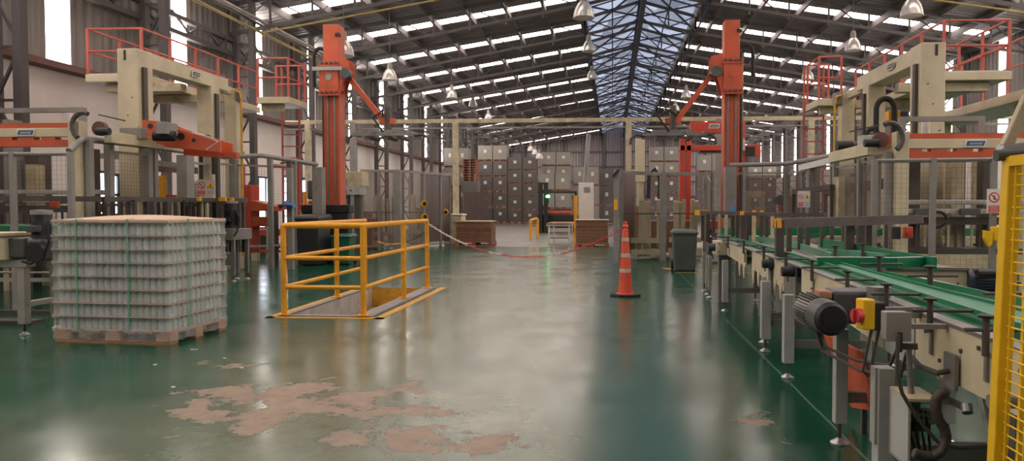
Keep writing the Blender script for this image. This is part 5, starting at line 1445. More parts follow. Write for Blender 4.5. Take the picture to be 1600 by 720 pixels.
# ============================================================ LEFT BOTTLE CONVEYOR
def sq_leg(x, y, ztop, t, w=.075, m='steel_light', parent=None):
    l_ = MB().box(x-w/2, x+w/2, y-w/2, y+w/2, .12, ztop).build('leg', m, t, bevel=.004)
    MB().cyl((x, y, .03), (x, y, .13), .012, n=8).build('levelling_screw', 'steel_dark', l_)
    MB().lathe([(.0, 0), (.05, 0), (.052, .008), (.03, .022), (.014, .035), (0, .036)], (x, y, 0), 14).build('foot', 'foot_metal', l_, smooth=True)
    return l_
def hmotor(t, p, d, L_, r, m='motor_grey', name='motor', box=True):
    """finned motor: p start, d unit direction"""
    p = V(p); d = V(d).normalized()
    mo = MB().cyl(p, p+d*L_*.68, r*.92, n=20).build(name, m, t, smooth=True)
    s_ = d.cross(V((0, 0, 1))); s_ = s_.normalized() if s_.length > .1 else V((1, 0, 0)); u = s_.cross(d)
    fn = MB()
    for k_ in range(28):
        a = 2*PI*k_/28; o_ = s_*math.cos(a)+u*math.sin(a); fn.bar(p+d*L_*.04+o_*r*.97, p+d*L_*.64+o_*r*.97, .004, r*.14, up=o_)
    fn.build('cooling_fins', m, mo)
    MB().cyl(p+d*L_*.68, p+d*L_, r*1.02, r*.96, n=20).build('fan_cowl', 'black', mo, smooth=True)
    MB().cyl(p-d*.03, p+d*.01, r*1.1, n=20).build('flange', m, mo, smooth=True)
    if box:
        c = p+d*L_*.3+V((0, 0, 1 if abs(d.z) < .5 else 0))*(r*1.1+.02)+(V((0, -r*1.2, 0)) if abs(d.z) > .5 else V((0, 0, 0)))
        MB().cb(c, .11, .09, .07).build('terminal_box', m, mo, bevel=.008)
    return mo
Yc = 9.2
t = T('bottle_conveyor', 'cream sided bottle conveyor with green guides at the left edge', 'conveyor', (-7.6, Yc, 0))
x0, x1 = -9.6, -6.3
MB().box(x0, x1, Yc, Yc+.03, .68, .93).build('side_frame', 'cream', t, bevel=.004); MB().box(x0, x1, Yc+.62, Yc+.65, .68, .93).build('side_frame', 'cream', t)
MB().box(x0, x1, Yc+.03, Yc+.62, .89, .925).build('belt', 'belt', t)
MB().box(x0, x1, Yc-.01, Yc+.05, .93, .96).build('wear_strip', 'belt_dark', t)
for yy in (Yc-.02, Yc+.6):
    MB().box(x0, x1, yy, yy+.02, 1.02, 1.08).build('guide_rail', 'green_rail', t)
    MB().tube([(x0, yy-.01, 1.10), (x1, yy-.01, 1.10)], .008, 6).build('guide_wire', 'green_pale', t)
x = x0+.3
while x < x1: MB().box(x-.01, x+.01, Yc-.05, Yc-.02, .9, 1.06).build('guide_bracket', 'steel_dark', t); x += .6
for x in (x0+.5, -7.15, x1-.1): sq_leg(x, Yc+.1, .68, t, .06); sq_leg(x, Yc+.55, .68, t, .06)
MB().box(x0+.5, x1-.1, Yc+.08, Yc+.12, .35, .4).build('stretcher', 'steel_light', t)
# near end box on a leg with the geared motor
t = T('conveyor_end_unit', 'cream conveyor end box on one grey leg at the left edge', 'conveyor', (-6.5, 7.3, 0))
a = A(25, 372, 7.15)
MB().box(-7.6, a.x-.13, 7.15, 7.6, .80, 1.05).build('casing', 'cream', t, bevel=.01)
MB().box(a.x-.13, a.x+.05, 7.2, 7.55, .82, 1.03).build('bearing_housing', 'motor_grey', t, bevel=.02)
MB().box(-7.6, a.x-.1, 7.13, 7.62, 1.05, 1.08).build('top_plate', 'cream_old', t)
for z in (.86, 1.0): MB().cyl((a.x-.2, 7.14, z), (a.x-.2, 7.15, z), .012, n=8).build('bolt', 'steel', t)
sq_leg(-6.17, 7.3, .78, t, .085); sq_leg(-6.17, 7.75, .78, t, .085)
MB().box(-7.6, -6.08, 7.24, 7.36, .72, .80).build('lower_beam', 'steel_light', t, bevel=.004)
MB().box(-6.22, -6.12, 7.3, 7.75, .3, .35).build('stretcher', 'steel_light', t)
p = A(50, 392, 7.2)
gm = T('geared_motor', 'dark geared motor standing upright on the conveyor end at left', 'motor', (p.x, 7.3, .8))
MB().box(p.x-.10, p.x+.10, 7.22, 7.5, .78, 1.02).build('gearbox', 'motor_grey', gm, bevel=.03)
MB().cyl((p.x+.03, 7.19, .88), (p.x+.03, 7.23, .88), .1, n=20).build('output_flange', 'black', gm, smooth=True)
MB().cyl((p.x-.22, 7.35, .9), (p.x-.1, 7.35, .9), .05, n=14).build('shaft', 'black', gm)
hmotor(gm, (p.x, 7.34, 1.05), (0, 0, 1), .24, .09, 'motor_grey')
MB().lathe([(.0, .02), (.1, .015), (.102, -.03), (.095, -.035)], (p.x, 7.34, 1.30), 18).build('rain_cap', 'grey_paint', gm, smooth=True)
MB().tube([(p.x+.13, 7.25, 1.16), (p.x+.17, 7.22, 1.0), (p.x+.13, 7.2, .84), (p.x-.02, 7.2, .76), (p.x-.15, 7.25, .78)], .012, 6).build('cable', 'rubber', gm)
tag(MB().box(-12, -6.6, 7.9, 8.1, .0, .05).build('floor_rail', 'steel_dark'), 'dark steel strip lying on the floor left of the wrapped block, nearer one', 'floor rail')
tag(MB().box(-12, -6.3, 8.7, 8.78, .0, .05).build('floor_rail', 'steel_dark'), 'dark steel strip lying on the floor left of the wrapped block, farther one', 'floor rail')
# stand right of the wrapped block
p = G(357, 440)
t = T('motor_stand', 'steel stand with dark motor just right of the wrapped block', 'stand', (p.x, p.y, 0))
for dx in (-.1, .1):
    for dy in (0, .5): sq_leg(p.x+dx, p.y+dy, .9, t, .06, 'steel')
MB().box(p.x-.2, p.x+.15, p.y-.1, p.y+.6, .75, .95).build('cross_head', 'steel', t, bevel=.01)
MB().box(p.x-.14, p.x+.14, p.y-.02, p.y+.02, .3, .5).build('cross_plate', 'steel', t)
hmotor(t, (p.x+.07, p.y, 1.0), (0, 0, 1), .42, .11, 'black')
MB().lathe([(0, .02), (.12, .01), (.12, -.03)], (p.x+.07, p.y, 1.44), 16).build('rain_cap', 'grey_paint', t, smooth=True)
MB().tube([(p.x+.16, p.y-.05, 1.3), (p.x+.24, p.y-.05, 1.15), (p.x+.2, p.y-.05, .9), (p.x+.05, p.y-.08, .7)], .015, 6).build('cable', 'rubber', t)
tag(MB().box(p.x-.9, p.x-.2, p.y+.05, p.y+.5, .78, .92).build('conveyor_section', 'cream_old', bevel=.01), 'short cream conveyor section between the wrapped block and the motor stand', 'conveyor')
# ============================================================ RIGHT MAIN CONVEYOR
def lerp_path(path, y):
    for (x0, y0), (x1, y1) in zip(path, path[1:]):
        if y0 <= y <= y1: return x0+(x1-x0)*(y-y0)/(y1-y0)
    return path[-1][0] if y > path[-1][1] else path[0][0]
EP = [(1.33, 1.2), (1.37, 2.6), (1.39, 3.4), (1.45, 4.3), (1.50, 6.0), (1.53, 8.0), (1.56, 12.4)]
def off(path, d): return [(x+d, y) for x, y in path]
def seg(path, ya, yb):
    pts = [(lerp_path(path, ya), ya)]+[p for p in path if ya < p[1] < yb]+[(lerp_path(path, yb), yb)]
    return pts
t = T('bottle_conveyor', 'long cream sided conveyor with green guides running down the right side', 'conveyor', (1.6, 6, 0))
ZT = .86
def skirt(ya, yb, z0a, z0b, m='cream'):
    s_ = seg(EP, ya, yb); mb = MB()
    for i in range(len(s_)-1):
        f0 = (s_[i][1]-ya)/(yb-ya); f1 = (s_[i+1][1]-ya)/(yb-ya)
        a0, a1 = z0a+(z0b-z0a)*f0, z0a+(z0b-z0a)*f1
        (x0, y0), (x1, y1) = s_[i], s_[i+1]
        mb.hexa([(x0, y0, a0), (x0+.012, y0, a0), (x1+.012, y1, a1), (x1, y1, a1), (x0, y0, ZT), (x0+.012, y0, ZT), (x1+.012, y1, ZT), (x1, y1, ZT)])
    return mb.build('side_plate', m, t)
skirt(1.25, 3.48, .66, .63)
sp = skirt(3.50, 3.95, .60, .60, 'grey_light')
skirt(3.97, 5.95, .60, .68)
skirt(6.15, 6.55, .52, .60, 'steel')
skirt(6.6, 7.05, .6, .66)
skirt(7.3, 8.2, .62, .68)
skirt(8.6, 10.0, .66, .70)
# scalloped brackets hanging under the far part
for y in (6.7, 6.95, 7.5, 7.8, 8.1, 8.7, 9.0):
    x = lerp_path(EP, y); MB().prism([(x-.005, y-.08, .68), (x-.005, y+.08, .68), (x-.005, y+.05, .57), (x-.005, y+.02, .52), (x-.005, y-.02, .52), (x-.005, y-.03, .6)], (.012, 0, 0)).build('hanging_bracket', 'cream', t)
# top edge strip, chain belts and guides
MB().strip([(x+.03, y) for x, y in seg(EP, 1.25, 12.3)], .07, ZT, ZT+.014).build('edge_strip', 'steel', t)
MB().strip([(x+.13, y) for x, y in seg(EP, 1.25, 12.3)], .13, ZT-.02, ZT-.004).build('slat_chain', 'belt_dark', t)
MB().strip([(x+.13, y) for x, y in seg(EP, 1.25, 12.3)], .05, ZT-.004, ZT+.002).build('wear_strip', 'green_rail', t)
MB().strip([(x+.32, y) for x, y in seg(EP, 1.25, 12.3)], .22, ZT-.02, ZT).build('slat_chain', 'belt', t)
G1 = off(EP, .20)
G1 = [(1.50, 1.2), (1.53, 2.94), (1.58, 4.1), (1.66, 5.6), (1.69, 7.0), (1.73, 9.0), (1.75, 12.3)]
MB().strip(G1, .012, ZT+.0, ZT+.055).build('guide_rail', 'green_rail', t)
MB().strip([(x-.014, y) for x, y in G1], .014, ZT+.02, ZT+.032).build('guide_wire', 'green_pale', t)
G2 = [(1.76, 1.2), (1.755, 3.2), (1.745, 4.1), (1.76, 5.0), (1.80, 6.2), (1.82, 6.6)]
m = MB()
for i in range(len(G2)-1):
    (x0, y0), (x1, y1) = G2[i], G2[i+1]
    m.hexa([(x0-.065, y0, ZT+.005), (x0+.0, y0, ZT+.035), (x1+.0, y1, ZT+.035), (x1-.065, y1, ZT+.005), (x0-.065, y0, ZT+.011), (x0+.0, y0, ZT+.042), (x1, y1, ZT+.042), (x1-.065, y1, ZT+.011)])
m.build('sloping_guide', 'green_pale', t)
MB().strip([(x+.005, y) for x, y in G2], .012, ZT+.02, ZT+.055).build('guide_rail', 'green_rail', t)
G3 = [(2.05, 1.2), (2.05, 3.5), (1.98, 4.6), (1.9, 5.6)]
MB().strip(G3, .012, ZT+.0, ZT+.035).build('guide_rail', 'green_rail', t)
MB().strip([(1.94, 1.2), (1.93, 5.6)], .2, ZT-.02, ZT).build('slat_chain', 'belt', t)
MB().strip([(2.12, 1.2), (2.10, 5.2)], .03, .64, ZT+.01).build('inner_side_plate', 'cream_old', t)
# cross members under the belt
y = 1.6
while y < 12: x = lerp_path(EP, y); MB().box(x+.01, x+.5, y-.02, y+.02, .66, .72).build('cross_member', 'steel', t); y += 1.3
# guide clamps with black knobs
for i, y in enumerate((2.35, 2.75, 3.25, 3.85, 4.6, 5.5, 6.4, 7.4, 8.6, 9.8, 11.0)):
    x = lerp_path(EP, y); gxx = lerp_path(G1, y)
    cl = MB().cyl((x-.025, y, ZT-.05), (x-.025, y, ZT+.09), .013, n=10).build('guide_clamp', 'steel_dark', t, smooth=True)
    MB().lathe([(.0, 0), (.028, 0), (.03, .008), (.018, .013), (0, .015)], (x-.025, y, ZT+.09), 12).build('knob', 'black', cl, smooth=True)
    MB().cyl((x-.10, y, ZT+.045), (gxx, y, ZT+.045), .008, n=8).build('clamp_rod', 'steel_dark', cl)
    MB().bar((x-.006, y+.03, ZT-.04), (x-.006, y+.03, ZT-.15), .012, .02).build('clamp_plate', 'steel', cl)
for y in (2.9, 3.6, 4.5, 5.4):
    x = lerp_path(G2, y)+.13
    cl = MB().cyl((x, y, ZT), (x, y, ZT+.13), .016, n=10).build('guide_clamp', 'steel_dark', t, smooth=True)
    MB().lathe([(.0, 0), (.036, 0), (.038, .008), (.02, .014), (0, .016)], (x, y, ZT+.13), 12).build('knob', 'black', cl, smooth=True)
    MB().cyl((x-.13, y, ZT+.08), (x+.16, y, ZT+.08), .008, n=8).build('clamp_rod', 'steel_dark', cl)
# bolts on the near side plate
for y, z in ((2.55, .80), (2.55, .70), (3.0, .78), (3.2, .70), (4.2, .82), (4.5, .80), (5.0, .80), (5.0, .74), (5.6, .80), (5.6, .74), (2.85, .82), (3.35, .80)):
    x = lerp_path(EP, y); MB().cyl((x-.008, y, z), (x, y, z), .009, n=8).build('bolt', 'steel_dark', t)
# legs
for gxp, gy, w in ((1.29, 4.26, .068), (1.38, 5.89, .08), (1.42, 6.95, .085), (1.45, 9.61, .075), (1.50, 7.4, .05)):
    sq_leg(gxp+.005, gy, .66, t, w, 'grey_light')
    sq_leg(gxp+.62, gy+.05, .66, t, .07, 'grey_light')
    MB().box(gxp+.05, gxp+.6, gy-.02, gy+.03, .24, .30).build('stretcher', 'steel', t)
for (x, y) in ((1.44, 11.0), (1.46, 11.4), (1.47, 11.9)): sq_leg(x, y, .62, t, .055, 'steel_light')
lx_ = A(1373, 600, 3.3).x
l_ = MB().box(lx_, lx_+.07, 3.30, 3.38, 0, .64).build('leg', 'grey_light', t, bevel=.004)
MB().box(lx_-.012, lx_, 3.31, 3.37, .3, .64).build('leg_plate', 'steel_light', l_)
MB().box(1.37, 1.95, 3.38, 3.44, .2, .28).build('stretcher', 'steel', t)
MB().box(1.75, 1.85, 3.3, 3.4, 0, .62).build('leg', 'steel', t)
MB().box(1.95, 2.02, 1.3, 6, .42, .52).build('lower_tray', 'steel', t)
MB().tube([(1.36, 3.05, .69), (1.31, 3.05, .68), (1.27, 3.12, .69), (1.25, 3.2, .73)], .012, 8).build('bracket_arm', 'steel_dark', t, smooth=True)
MB().box(1.355, 1.37, 3.0, 3.1, .62, .76).build('bracket_plate', 'steel', t)
MB().cyl((1.20, 2.42, .73), (1.36, 2.42, .73), .022, n=12).build('spacer_bar', 'steel', t, smooth=True)
MB().bar((1.42, 2.9, .64), (1.50, 2.9, .28), .04).build('strut', 'grey_light', t)
# bulk far unit: boxes of cream casings
p0 = A(1122, 376, 10.6)
t2 = T('conveyor_drive_box', 'cream end casing of the right conveyor with a small motor beside it', 'casing', (1.5, 10.6, .5))
MB().box(A(1119, 390, 10.4).x, A(1151, 390, 10.4).x, 10.4, 10.8, .67, .87).build('casing', 'cream', t2, bevel=.008)
MB().cyl((A(1117, 385, 10.4).x-.08, 10.5, .78), (A(1119, 385, 10.4).x, 10.5, .78), .055, n=14).build('motor', 'motor_blue', t2)
for px, py in ((1124, 381), (1145, 381), (1124, 393), (1145, 393)): p = A(px, py, 10.39); MB().cyl((p.x, 10.385, p.z), (p.x, 10.4, p.z), .01, n=8).build('bolt', 'steel_dark', t2)
MB().box(A(1125, 390, 10.4).x, A(1145, 390, 10.4).x, 10.5, 10.6, 0, .67).build('stand', 'steel', t2)
for i, (px, py, Y) in enumerate(((1196, 412, 7.05), (1227, 424, 6.2))):
    p = A(px, py, Y); t3 = T('drive_motor', 'small dark blue motor hanging on the conveyor side, %s' % ('farther one' if i == 0 else 'nearer one'), 'motor', p)
    hmotor(t3, (p.x+.12, Y, p.z), (-1, 0, 0), .15, .042, 'motor_blue', box=False)
# ------------------------------------------------------------ accumulation table with green walls
t = T('accumulation_table', 'wide grey bottle table with green walls beyond the right conveyor', 'table', (2.8, 8.6, 0))
poly = [(1.95, 6.6), (1.95, 10.9), (2.75, 10.9), (2.74, 9.0), (2.66, 6.6)]
MB().prism([(x, y, .80) for x, y in poly], (0, 0, .045)).build('table_top', 'belt', t)
sk = MB(); pp = poly+[poly[0]]; sk.strip(pp, .02, .60, .82); sk.build('skirt', 'cream', t)
def gwall(pts, z0, z1, m='green_rail', w=.02, nm='green_wall'): return MB().strip(pts, w, z0, z1).build(nm, m, t)
def gp(px, py, z):
    d = RM @ V(((px-PCX)/F_PX, -(py-PCY)/F_PX, -1)); k_ = (z-CAMH)/d.z; return (d.x*k_, d.y*k_)
w1 = [gp(1280, 372, .96), gp(1340, 381, .96), gp(1400, 392, .96), gp(1462, 402, .96)]
gwall(w1, .85, .96)
w2 = [gp(1285, 389, .93), gp(1330, 391, .93), gp(1388, 397, .93)]
gwall(w2, .85, .93, 'green_pale', .05)
w3 = [gp(1277, 402, .95), gp(1340, 402, .95), gp(1400, 403, .95), gp(1462, 401, .95)]
gwall(w3, .87, .95)
gwall([(x, y+.05) for x, y in w3], .93, .95, 'steel_light', .1, 'cover_strip')
w4 = [gp(1215, 372, .95), gp(1255, 376, .95)]
gwall(w4, .85, .95, 'green_pale', .03)
gwall([gp(1150, 366, .93), gp(1200, 371, .93), gp(1250, 380, .93), gp(1300, 395, .93)], .86, .93, 'green_pale', .02)
gwall([gp(1255, 354, .98), gp(1300, 354, .98)], .88, .98)
gwall([gp(1310, 356, .98), gp(1345, 357, .98)], .88, .98)
gwall([gp(1250, 368, .92), gp(1290, 364, .92)], .86, .92)
for (x, y) in ((2.05, 6.75), (2.58, 6.75), (2.05, 8.8), (2.65, 8.8), (2.05, 10.7), (2.65, 10.7)): sq_leg(x, y, .8, t, .07, 'steel')
for (px, py, Y) in ((1305, 402, 6.6), (1348, 399, 7.0)):
    p = A(px, py, Y); c_ = MB().cyl((p.x, Y, .86), (p.x, Y, 1.0), .016, n=8).build('guide_clamp', 'steel_dark', t)
    MB().lathe([(0, 0), (.036, 0), (.036, .01), (0, .014)], (p.x, Y, 1.0), 10).build('knob', 'black', c_)
# far bottle lanes (many green strips beyond the rods)
t = T('far_bottle_lane', 'far green walled bottle lane behind the dark rods on the right', 'conveyor', (2.6, 13, 0))
MB().box(1.9, 6.3, 12.3, 13.1, .76, .86).build('lane_bed', 'cream_old', t)
for yy in (12.3, 12.7, 13.1): MB().box(1.9, 6.3, yy-.01, yy+.01, .88, .98).build('green_wall', 'green_rail', t)
for x in (2.1, 3.5, 5, 6.1): MB().box(x-.04, x+.04, 12.5, 12.6, 0, .76).build('leg', 'steel', t)
t = T('far_bottle_lane', 'far green walled bottle lane behind the dark rods on the left', 'conveyor', (-8, 11.5, 0))
MB().box(-11, -7.0, 10.9, 11.12, .80, .92).build('lane_bed', 'cream_old', t); MB().box(-8.9, -7.0, 12.7, 13.1, .72, .86).build('lane_bed', 'belt_dark', t)
for yy in (10.9, 11.1): MB().box(-11, -7.0, yy-.01, yy+.01, .94, 1.04).build('green_wall', 'green_rail', t)
MB().box(-8.9, -7.0, 12.7, 12.72, .9, 1.0).build('green_wall', 'green_rail', t)
for x in (-10.8, -9.2, -7.2): MB().box(x-.04, x+.04, 10.95, 11.03, 0, .8).build('leg', 'steel', t)
for x in (-8.7, -7.2): MB().box(x-.04, x+.04, 12.8, 12.9, 0, .72).build('leg', 'steel', t)
# ------------------------------------------------------------ second conveyor (cream side facing the camera) with motor
t = T('cross_conveyor', 'short cream conveyor crossing behind the green guides at the right', 'conveyor', (2.6, 6.1, 0))
xa, xb = 2.15, A(1513, 430, 5.95).x
MB().box(xa, xb, 5.95, 5.97, .67, .855).build('side_plate', 'cream', t, bevel=.004); MB().box(xa, xb, 6.5, 6.52, .67, .855).build('side_plate', 'cream', t)
MB().box(xa, xb, 5.97, 6.5, .84, .86).build('belt', 'belt', t)
MB().box(xa, xb, 5.93, 5.97, .855, .875).build('edge_strip', 'steel', t)
for z, dx in ((.70, .1), (.80, .1), (.75, .35), (.7, .55), (.8, .55)): MB().cyl((xa+.2+dx, 5.945, z), (xa+.2+dx, 5.955, z), .008, n=8).build('bolt', 'steel_dark', t)
for x in (xa+.2, xb-.15): sq_leg(x, 6.05, .68, t, .06, 'steel'); sq_leg(x, 6.4, .68, t, .06, 'steel')
hmotor(t, (xb+.02, 6.0, .76), (1, 0, 0), .30, .10, 'motor_blue', box=False)
MB().cyl((xb+.02, 5.85, .84), (xb+.16, 5.85, .84), .03, n=10).build('knob_shaft', 'black', t)
# floor level dark frame under the fence at right
tag(MB().box(3.0, 5.6, 7.6, 7.7, 0, .5).build('low_frame', 'steel_dark'), 'dark low frame standing on the floor under the right wire fence', 'frame')
# ------------------------------------------------------------ near drive: motor, switch, terminal box, cabinet, hose
p = A(1300, 482, 3.85)
t = T('geared_motor', 'large grey finned geared motor on the side of the right conveyor', 'motor', (p.x, 3.85, .6))
x_ = 1.12
mo = hmotor(t, (x_+.02, 4.02, .83), (-.12, -.1, 0), .001, .001, 'motor_grey', box=False) if False else None
# body lies along the conveyor: finned part farther, cowl nearer
p_far = A(1262, 481, 4.25); p_near = A(1330, 484, 3.55)
d = (V((p_near.x, p_near.y, 0))-V((p_far.x, p_far.y, 0)))
a0 = V((p_far.x, p_far.y, p_far.z)); L_ = d.length*.62
dd = d.normalized()
body = MB().cyl(a0, a0+dd*L_*.6, .078, n=22).build('motor_body', 'grey_light', t, smooth=True)
s_ = dd.cross(V((0, 0, 1))).normalized(); fn = MB()
for k_ in range(30):
    a = 2*PI*k_/30; o_ = s_*math.cos(a)+V((0, 0, 1))*math.sin(a); fn.bar(a0+dd*.01+o_*.086, a0+dd*L_*.56+o_*.086, .004, .02, up=o_)
fn.build('cooling_fins', 'motor_grey', body)
cw = MB().cyl(a0+dd*L_*.6, a0+dd*L_*.95, .092, .088, n=22).build('fan_cowl', 'motor_grey', t, smooth=True)
MB().cyl(a0+dd*L_*.95, a0+dd*L_, .086, .07, n=22).build('cowl_rim', 'black', cw, smooth=True)
MB().cyl(a0+dd*L_, a0+dd*(L_+.004), .05, n=22).build('cowl_vent', 'black', cw)
MB().cb(a0+dd*L_*.4+V((.03, 0, .1)), .07, .11, .045).build('terminal_box', 'wood', t, bevel=.01)
g0 = a0+dd*L_*.3
MB().box(g0.x+.07, 1.45, g0.y-.1, g0.y+.1, .72, .9).build('gearbox', 'motor_grey', t, bevel=.02)
MB().cyl((1.40, g0.y-.15, .83), (1.40, g0.y-.15, .93), .06, n=16).build('gear_cap', 'steel', t)
# cable loops below
q0 = a0+dd*L_*.5
MB().tube([q0+V((0, 0, -.09)), q0+V((.01, -.03, -.17)), q0+V((.1, -.3, -.19)), q0+V((.17, -.55, -.16)), q0+V((.18, -.62, -.06))], .008, 8).build('cable', 'hose', t)
MB().tube([q0+V((-.02, 0, -.08)), q0+V((-.0, -.05, -.19)), q0+V((.1, -.35, -.23)), q0+V((.2, -.6, -.2)), q0+V((.2, -.66, -.08))], .008, 8).build('cable', 'hose', t)
p = A(1352, 490, 3.35)
t = T('isolator_switch', 'yellow isolator switch with red rotary knob next to the big motor', 'switch', p)
MB().cb(p, .055, .07, .135, .2).build('yellow_cover', 'yellow_bright', t, bevel=.006)
MB().cb(V(p)+V((.05, .03, -.01)), .055, .09, .125, .2).build('back_box', 'black', t, bevel=.006)
MB().cyl(V(p)+V((-.03, -.02, -.005)), V(p)+V((-.055, -.03, -.005)), .032, n=18).build('rotary_knob', 'sign_red', t, smooth=True)
MB().cb(V(p)+V((-.06, -.032, -.005)), .012, .012, .055).build('knob_grip', 'sign_red', t)
for dx, dy in ((.03, .0), (.07, .02)):
    MB().tube([V(p)+V((dx, dy, -.06)), V(p)+V((dx-.02, dy, -.16)), V(p)+V((dx-.03, dy+.02, -.26)), V(p)+V((dx+.02, dy+.1, -.3))], .007, 8).build('cable', 'hose', t)
MB().bar(V(p)+V((.07, .03, 0)), V((lerp_path(EP, 3.4)+.005, 3.42, p.z)), .03, .05).build('mounting_bracket', 'steel', t)
p = A(1404, 510, 3.12)
t = T('terminal_box', 'grey metal junction box on the near side plate of the right conveyor', 'box', p)
MB().box(p.x-.055, p.x+.04, 3.10, 3.17, p.z-.055, p.z+.06).build('case', 'grey_paint', t, bevel=.004)
MB().box(p.x-.058, p.x+.043, 3.095, 3.101, p.z-.058, p.z+.063).build('lid', 'grey_paint', t, bevel=.002)
MB().box(p.x+.04, lerp_path(EP, 3.15)+.004, 3.12, 3.15, p.z-.01, p.z+.01).build('bracket', 'steel', t)
MB().cyl((p.x-.005, 3.09, p.z-.1), (p.x-.005, 3.09, p.z-.02), .010, n=10).build('cable_gland', 'black', t)
pp_ = [(1403, 523), (1402, 560), (1403, 590), (1410, 615), (1425, 640), (1445, 668), (1470, 695), (1500, 700), (1550, 697)]
pts = [A(x, y, 3.0) for x, y in pp_]
MB().tube(pts, .008, 8).build('cable', 'hose', t, smooth=True)
p = A(1413, 558, 3.2)
t = T('roller_support', 'steel rod support standing on the open electric box', 'support', (p.x, 3.12, 0))
a = A(1420, 545, 3.12); b_ = A(1424, 620, 3.12); MB().cyl(a, b_, .012, n=10).build('rod', 'steel', t, smooth=True)
MB().bar(A(1410, 541, 3.12), A(1434, 541, 3.1), .018, .025).build('clamp', 'steel_dark', t)
# open electric box under the conveyor
a, b_ = A(1418, 621, 3.05), A(1466, 623, 3.05)
t = T('electric_box', 'open pale metal box with cables under the right conveyor', 'box', ((a.x+b_.x)/2, 3.3, 0))
zt_, zb_ = a.z, A(1400, 707, 3.2).z
MB().box(a.x, b_.x, 3.03, 3.24, zt_-.012, zt_).build('top_plate', 'cream_old', t)
MB().box(a.x, b_.x, 3.22, 3.24, zb_, zt_-.012).build('back_plate', 'grey_paint', t); MB().box(a.x, a.x+.01, 3.04, 3.22, zb_, zt_-.012).build('side_plate', 'grey_light', t)
MB().box(a.x, b_.x, 3.04, 3.24, zb_-.012, zb_).build('bottom_plate', 'grey_paint', t)
MB().box(a.x, a.x+.03, 3.04, 3.07, 0, zb_).build('leg', 'grey_paint', t); MB().box(b_.x-.03, b_.x, 3.21, 3.24, 0, zb_).build('leg', 'grey_paint', t)
c_ = A(1440, 655, 3.13)
for k_, dz in enumerate((.02, -.03)): MB().cyl((c_.x-.04, 3.13, c_.z+dz), (c_.x+.03, 3.13, c_.z+dz), .02, n=12).build('valve', 'steel_dark' if k_ else 'grey_paint', t)
MB().box(c_.x, c_.x+.05, 3.12, 3.17, c_.z-.02, c_.z+.04).build('relay', 'grey_light', t, bevel=.004)
for k_ in range(4):
    MB().tube([(c_.x-.05+.02*k_, 3.12, c_.z+.04), (c_.x-.06+.025*k_, 3.1, c_.z-.04), (c_.x-.03+.02*k_, 3.11, zb_+.03)], .005, 6).build('wire', 'rubber', t)
# corrugated hose
hp = [A(x, y, 2.98) for x, y in ((1478, 617), (1472, 612), (1463, 622), (1462, 640), (1466, 655), (1476, 670), (1479, 688), (1472, 705), (1458, 713), (1440, 712), (1425, 706))]
hh = MB(); 
fine = []
for i in range(len(hp)-1):
    for k_ in range(6): fine.append(hp[i].lerp(hp[i+1], k_/6))
for k_ in range(2):
    fine = [fine[0]]+[(fine[i-1]+fine[i]*2+fine[i+1])/4 for i in range(1, len(fine)-1)]+[fine[-1]]
hh.tube(fine, .017, 10)
for i in range(0, len(fine)-1, 1):
    dd_ = (fine[min(i+1, len(fine)-1)]-fine[i]).normalized(); hh.cyl(fine[i]-dd_*.002, fine[i]+dd_*.003, .0205, n=10)
t = T('corrugated_hose', 'dark corrugated hose hanging in a loop under the conveyor', 'hose', hp[5])
hh.build('hose', 'hose', t, smooth=True)
MB().bar(A(1462, 615, 3.1), A(1510, 638, 2.9), .02).build('support_arm', 'steel_dark', t)
MB().cyl(A(1510, 632, 2.9), A(1512, 645, 2.88), .02, n=12).build('arm_end', 'steel', t)
# terracotta chute under the conveyor
top0, top1 = A(1286, 520, 4.9), A(1346, 550, 4.2)
bot0, bot1 = A(1330, 636, 4.75), A(1364, 642, 4.15)
t = T('cover_plate', 'orange red chequered plate sloping from the conveyor down to the floor', 'plate', (bot0.x, bot0.y, 0))
MB().hexa([bot0, bot1, bot1+V((.02, 0, 0)), bot0+V((.02, 0, 0)), top0, top1, top1+V((.02, 0, 0)), top0+V((.02, 0, 0))]).build('sheet', 'terracotta', t)
for f_ in (0, 1):
    a = top0.lerp(top1, f_); b_ = bot0.lerp(bot1, f_); MB().bar(a+V((.012, 0, 0)), b_+V((.012, 0, 0)), .03, .012).build('edge_fold', 'terracotta', t)
bb = (bot0+bot1)/2
MB().bar((bb.x+.015, bb.y, bb.z), (bb.x+.015, bb.y, 0), .03).build('foot', 'steel_dark', t)
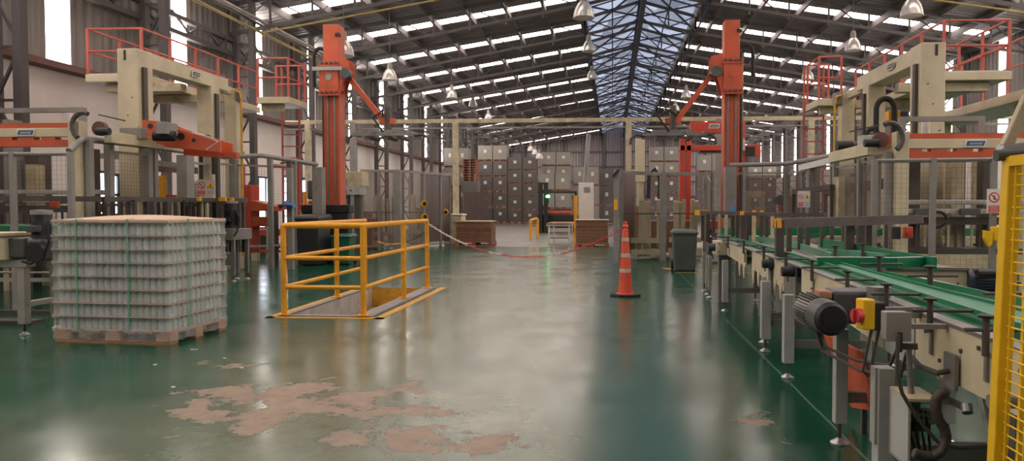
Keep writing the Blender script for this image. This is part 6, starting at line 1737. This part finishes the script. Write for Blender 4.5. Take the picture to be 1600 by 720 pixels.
# second foot far
# ------------------------------------------------------------ yellow mesh gate in the right foreground
t = T('yellow_mesh_gate', 'bright yellow steel mesh gate in the near right corner', 'gate', (1.19, 2.2, 0))
gxp = 1.175
def gz(py): return A(1567, py, 2.28).z
MB().bar((1.14, 2.28, 0.0), (1.185, 2.28, gz(246)), .042, .042, up=(0, 1, 0)).build('post', 'yellow_bright', t, bevel=.004)
MB().bar((1.17, 1.2, 0), (1.19, 1.2, gz(246)), .045).build('post', 'yellow_bright', t, bevel=.004)
for z in (.06, gz(252)): MB().bar((1.16+(.02 if z > 1 else -.01), 1.2, z), (1.16+(.02 if z > 1 else -.01), 2.26, z), .03).build('frame_rail', 'yellow_bright', t)
w = MB(); z = .1
while z < gz(254): w.cyl((1.15+.02*z, 1.2, z), (1.15+.02*z, 2.27, z), .0028, n=6); z += .032
y = 1.24
while y < 2.26: w.cyl((1.146, y, .06), (1.176, y, gz(252)), .0028, n=6); y += .10
w.build('wire_mesh', 'yellow_bright', t)
MB().bar((1.16, 2.19, .06), (1.19, 2.19, gz(254)), .012).build('frame_rail', 'yellow_bright', t)
# grey casing with dark handle above the gate
t = T('machine_hood', 'slanting pale machine hood with dark handle above the yellow gate', 'hood', (1.3, 2.2, 0))
Yh = 2.34
a, b_, c_, e_ = A(1560, 246, Yh), A(1604, 146, Yh), A(1612, 200, Yh), A(1578, 248, Yh)
MB().prism([A(1568, 226, Yh), A(1604, 146, Yh), A(1640, 146, Yh), A(1640, 160, Yh), A(1612, 165, Yh), A(1585, 228, Yh)], (0, .03, 0)).build('slanted_frame', 'cream_old', t, bevel=.004)
MB().prism([A(1560, 246, Yh), A(1570, 224, Yh), A(1640, 216, Yh), A(1640, 246, Yh)], (0, .05, 0)).build('lower_casing', 'grey_light', t, bevel=.006)
MB().tube([A(1556, 243, Yh-.05), A(1575, 241, Yh-.05), A(1640, 238, Yh-.05)], .018, 12).build('handle', 'motor_grey', t, smooth=True)
x_ = A(1640, 240, Yh).x; MB().box(x_-.03, x_+.05, Yh-.06, Yh+.08, 0, A(1640, 216, Yh).z).build('stand', 'cream_old', t)
# debris on the floor
r_ = random.Random(5)
for i, (px, py) in enumerate(((242, 570), (300, 546), (306, 546), (377, 575), (350, 560), (270, 605))):
    g = G(px, py); s_ = .012
    m = MB().prism([(g.x-s_, g.y-s_*.6, .0005), (g.x+s_, g.y-s_*.8, .0005), (g.x+s_*1.3, g.y+s_*.7, .0005), (g.x-s_*.5, g.y+s_, .0005)], (0, 0, .006))
    tag(m.build('paint_flake', 'white'), 'small pale chip on the green floor, %s of a few below the wrapped block' % ORD[i], 'chip')
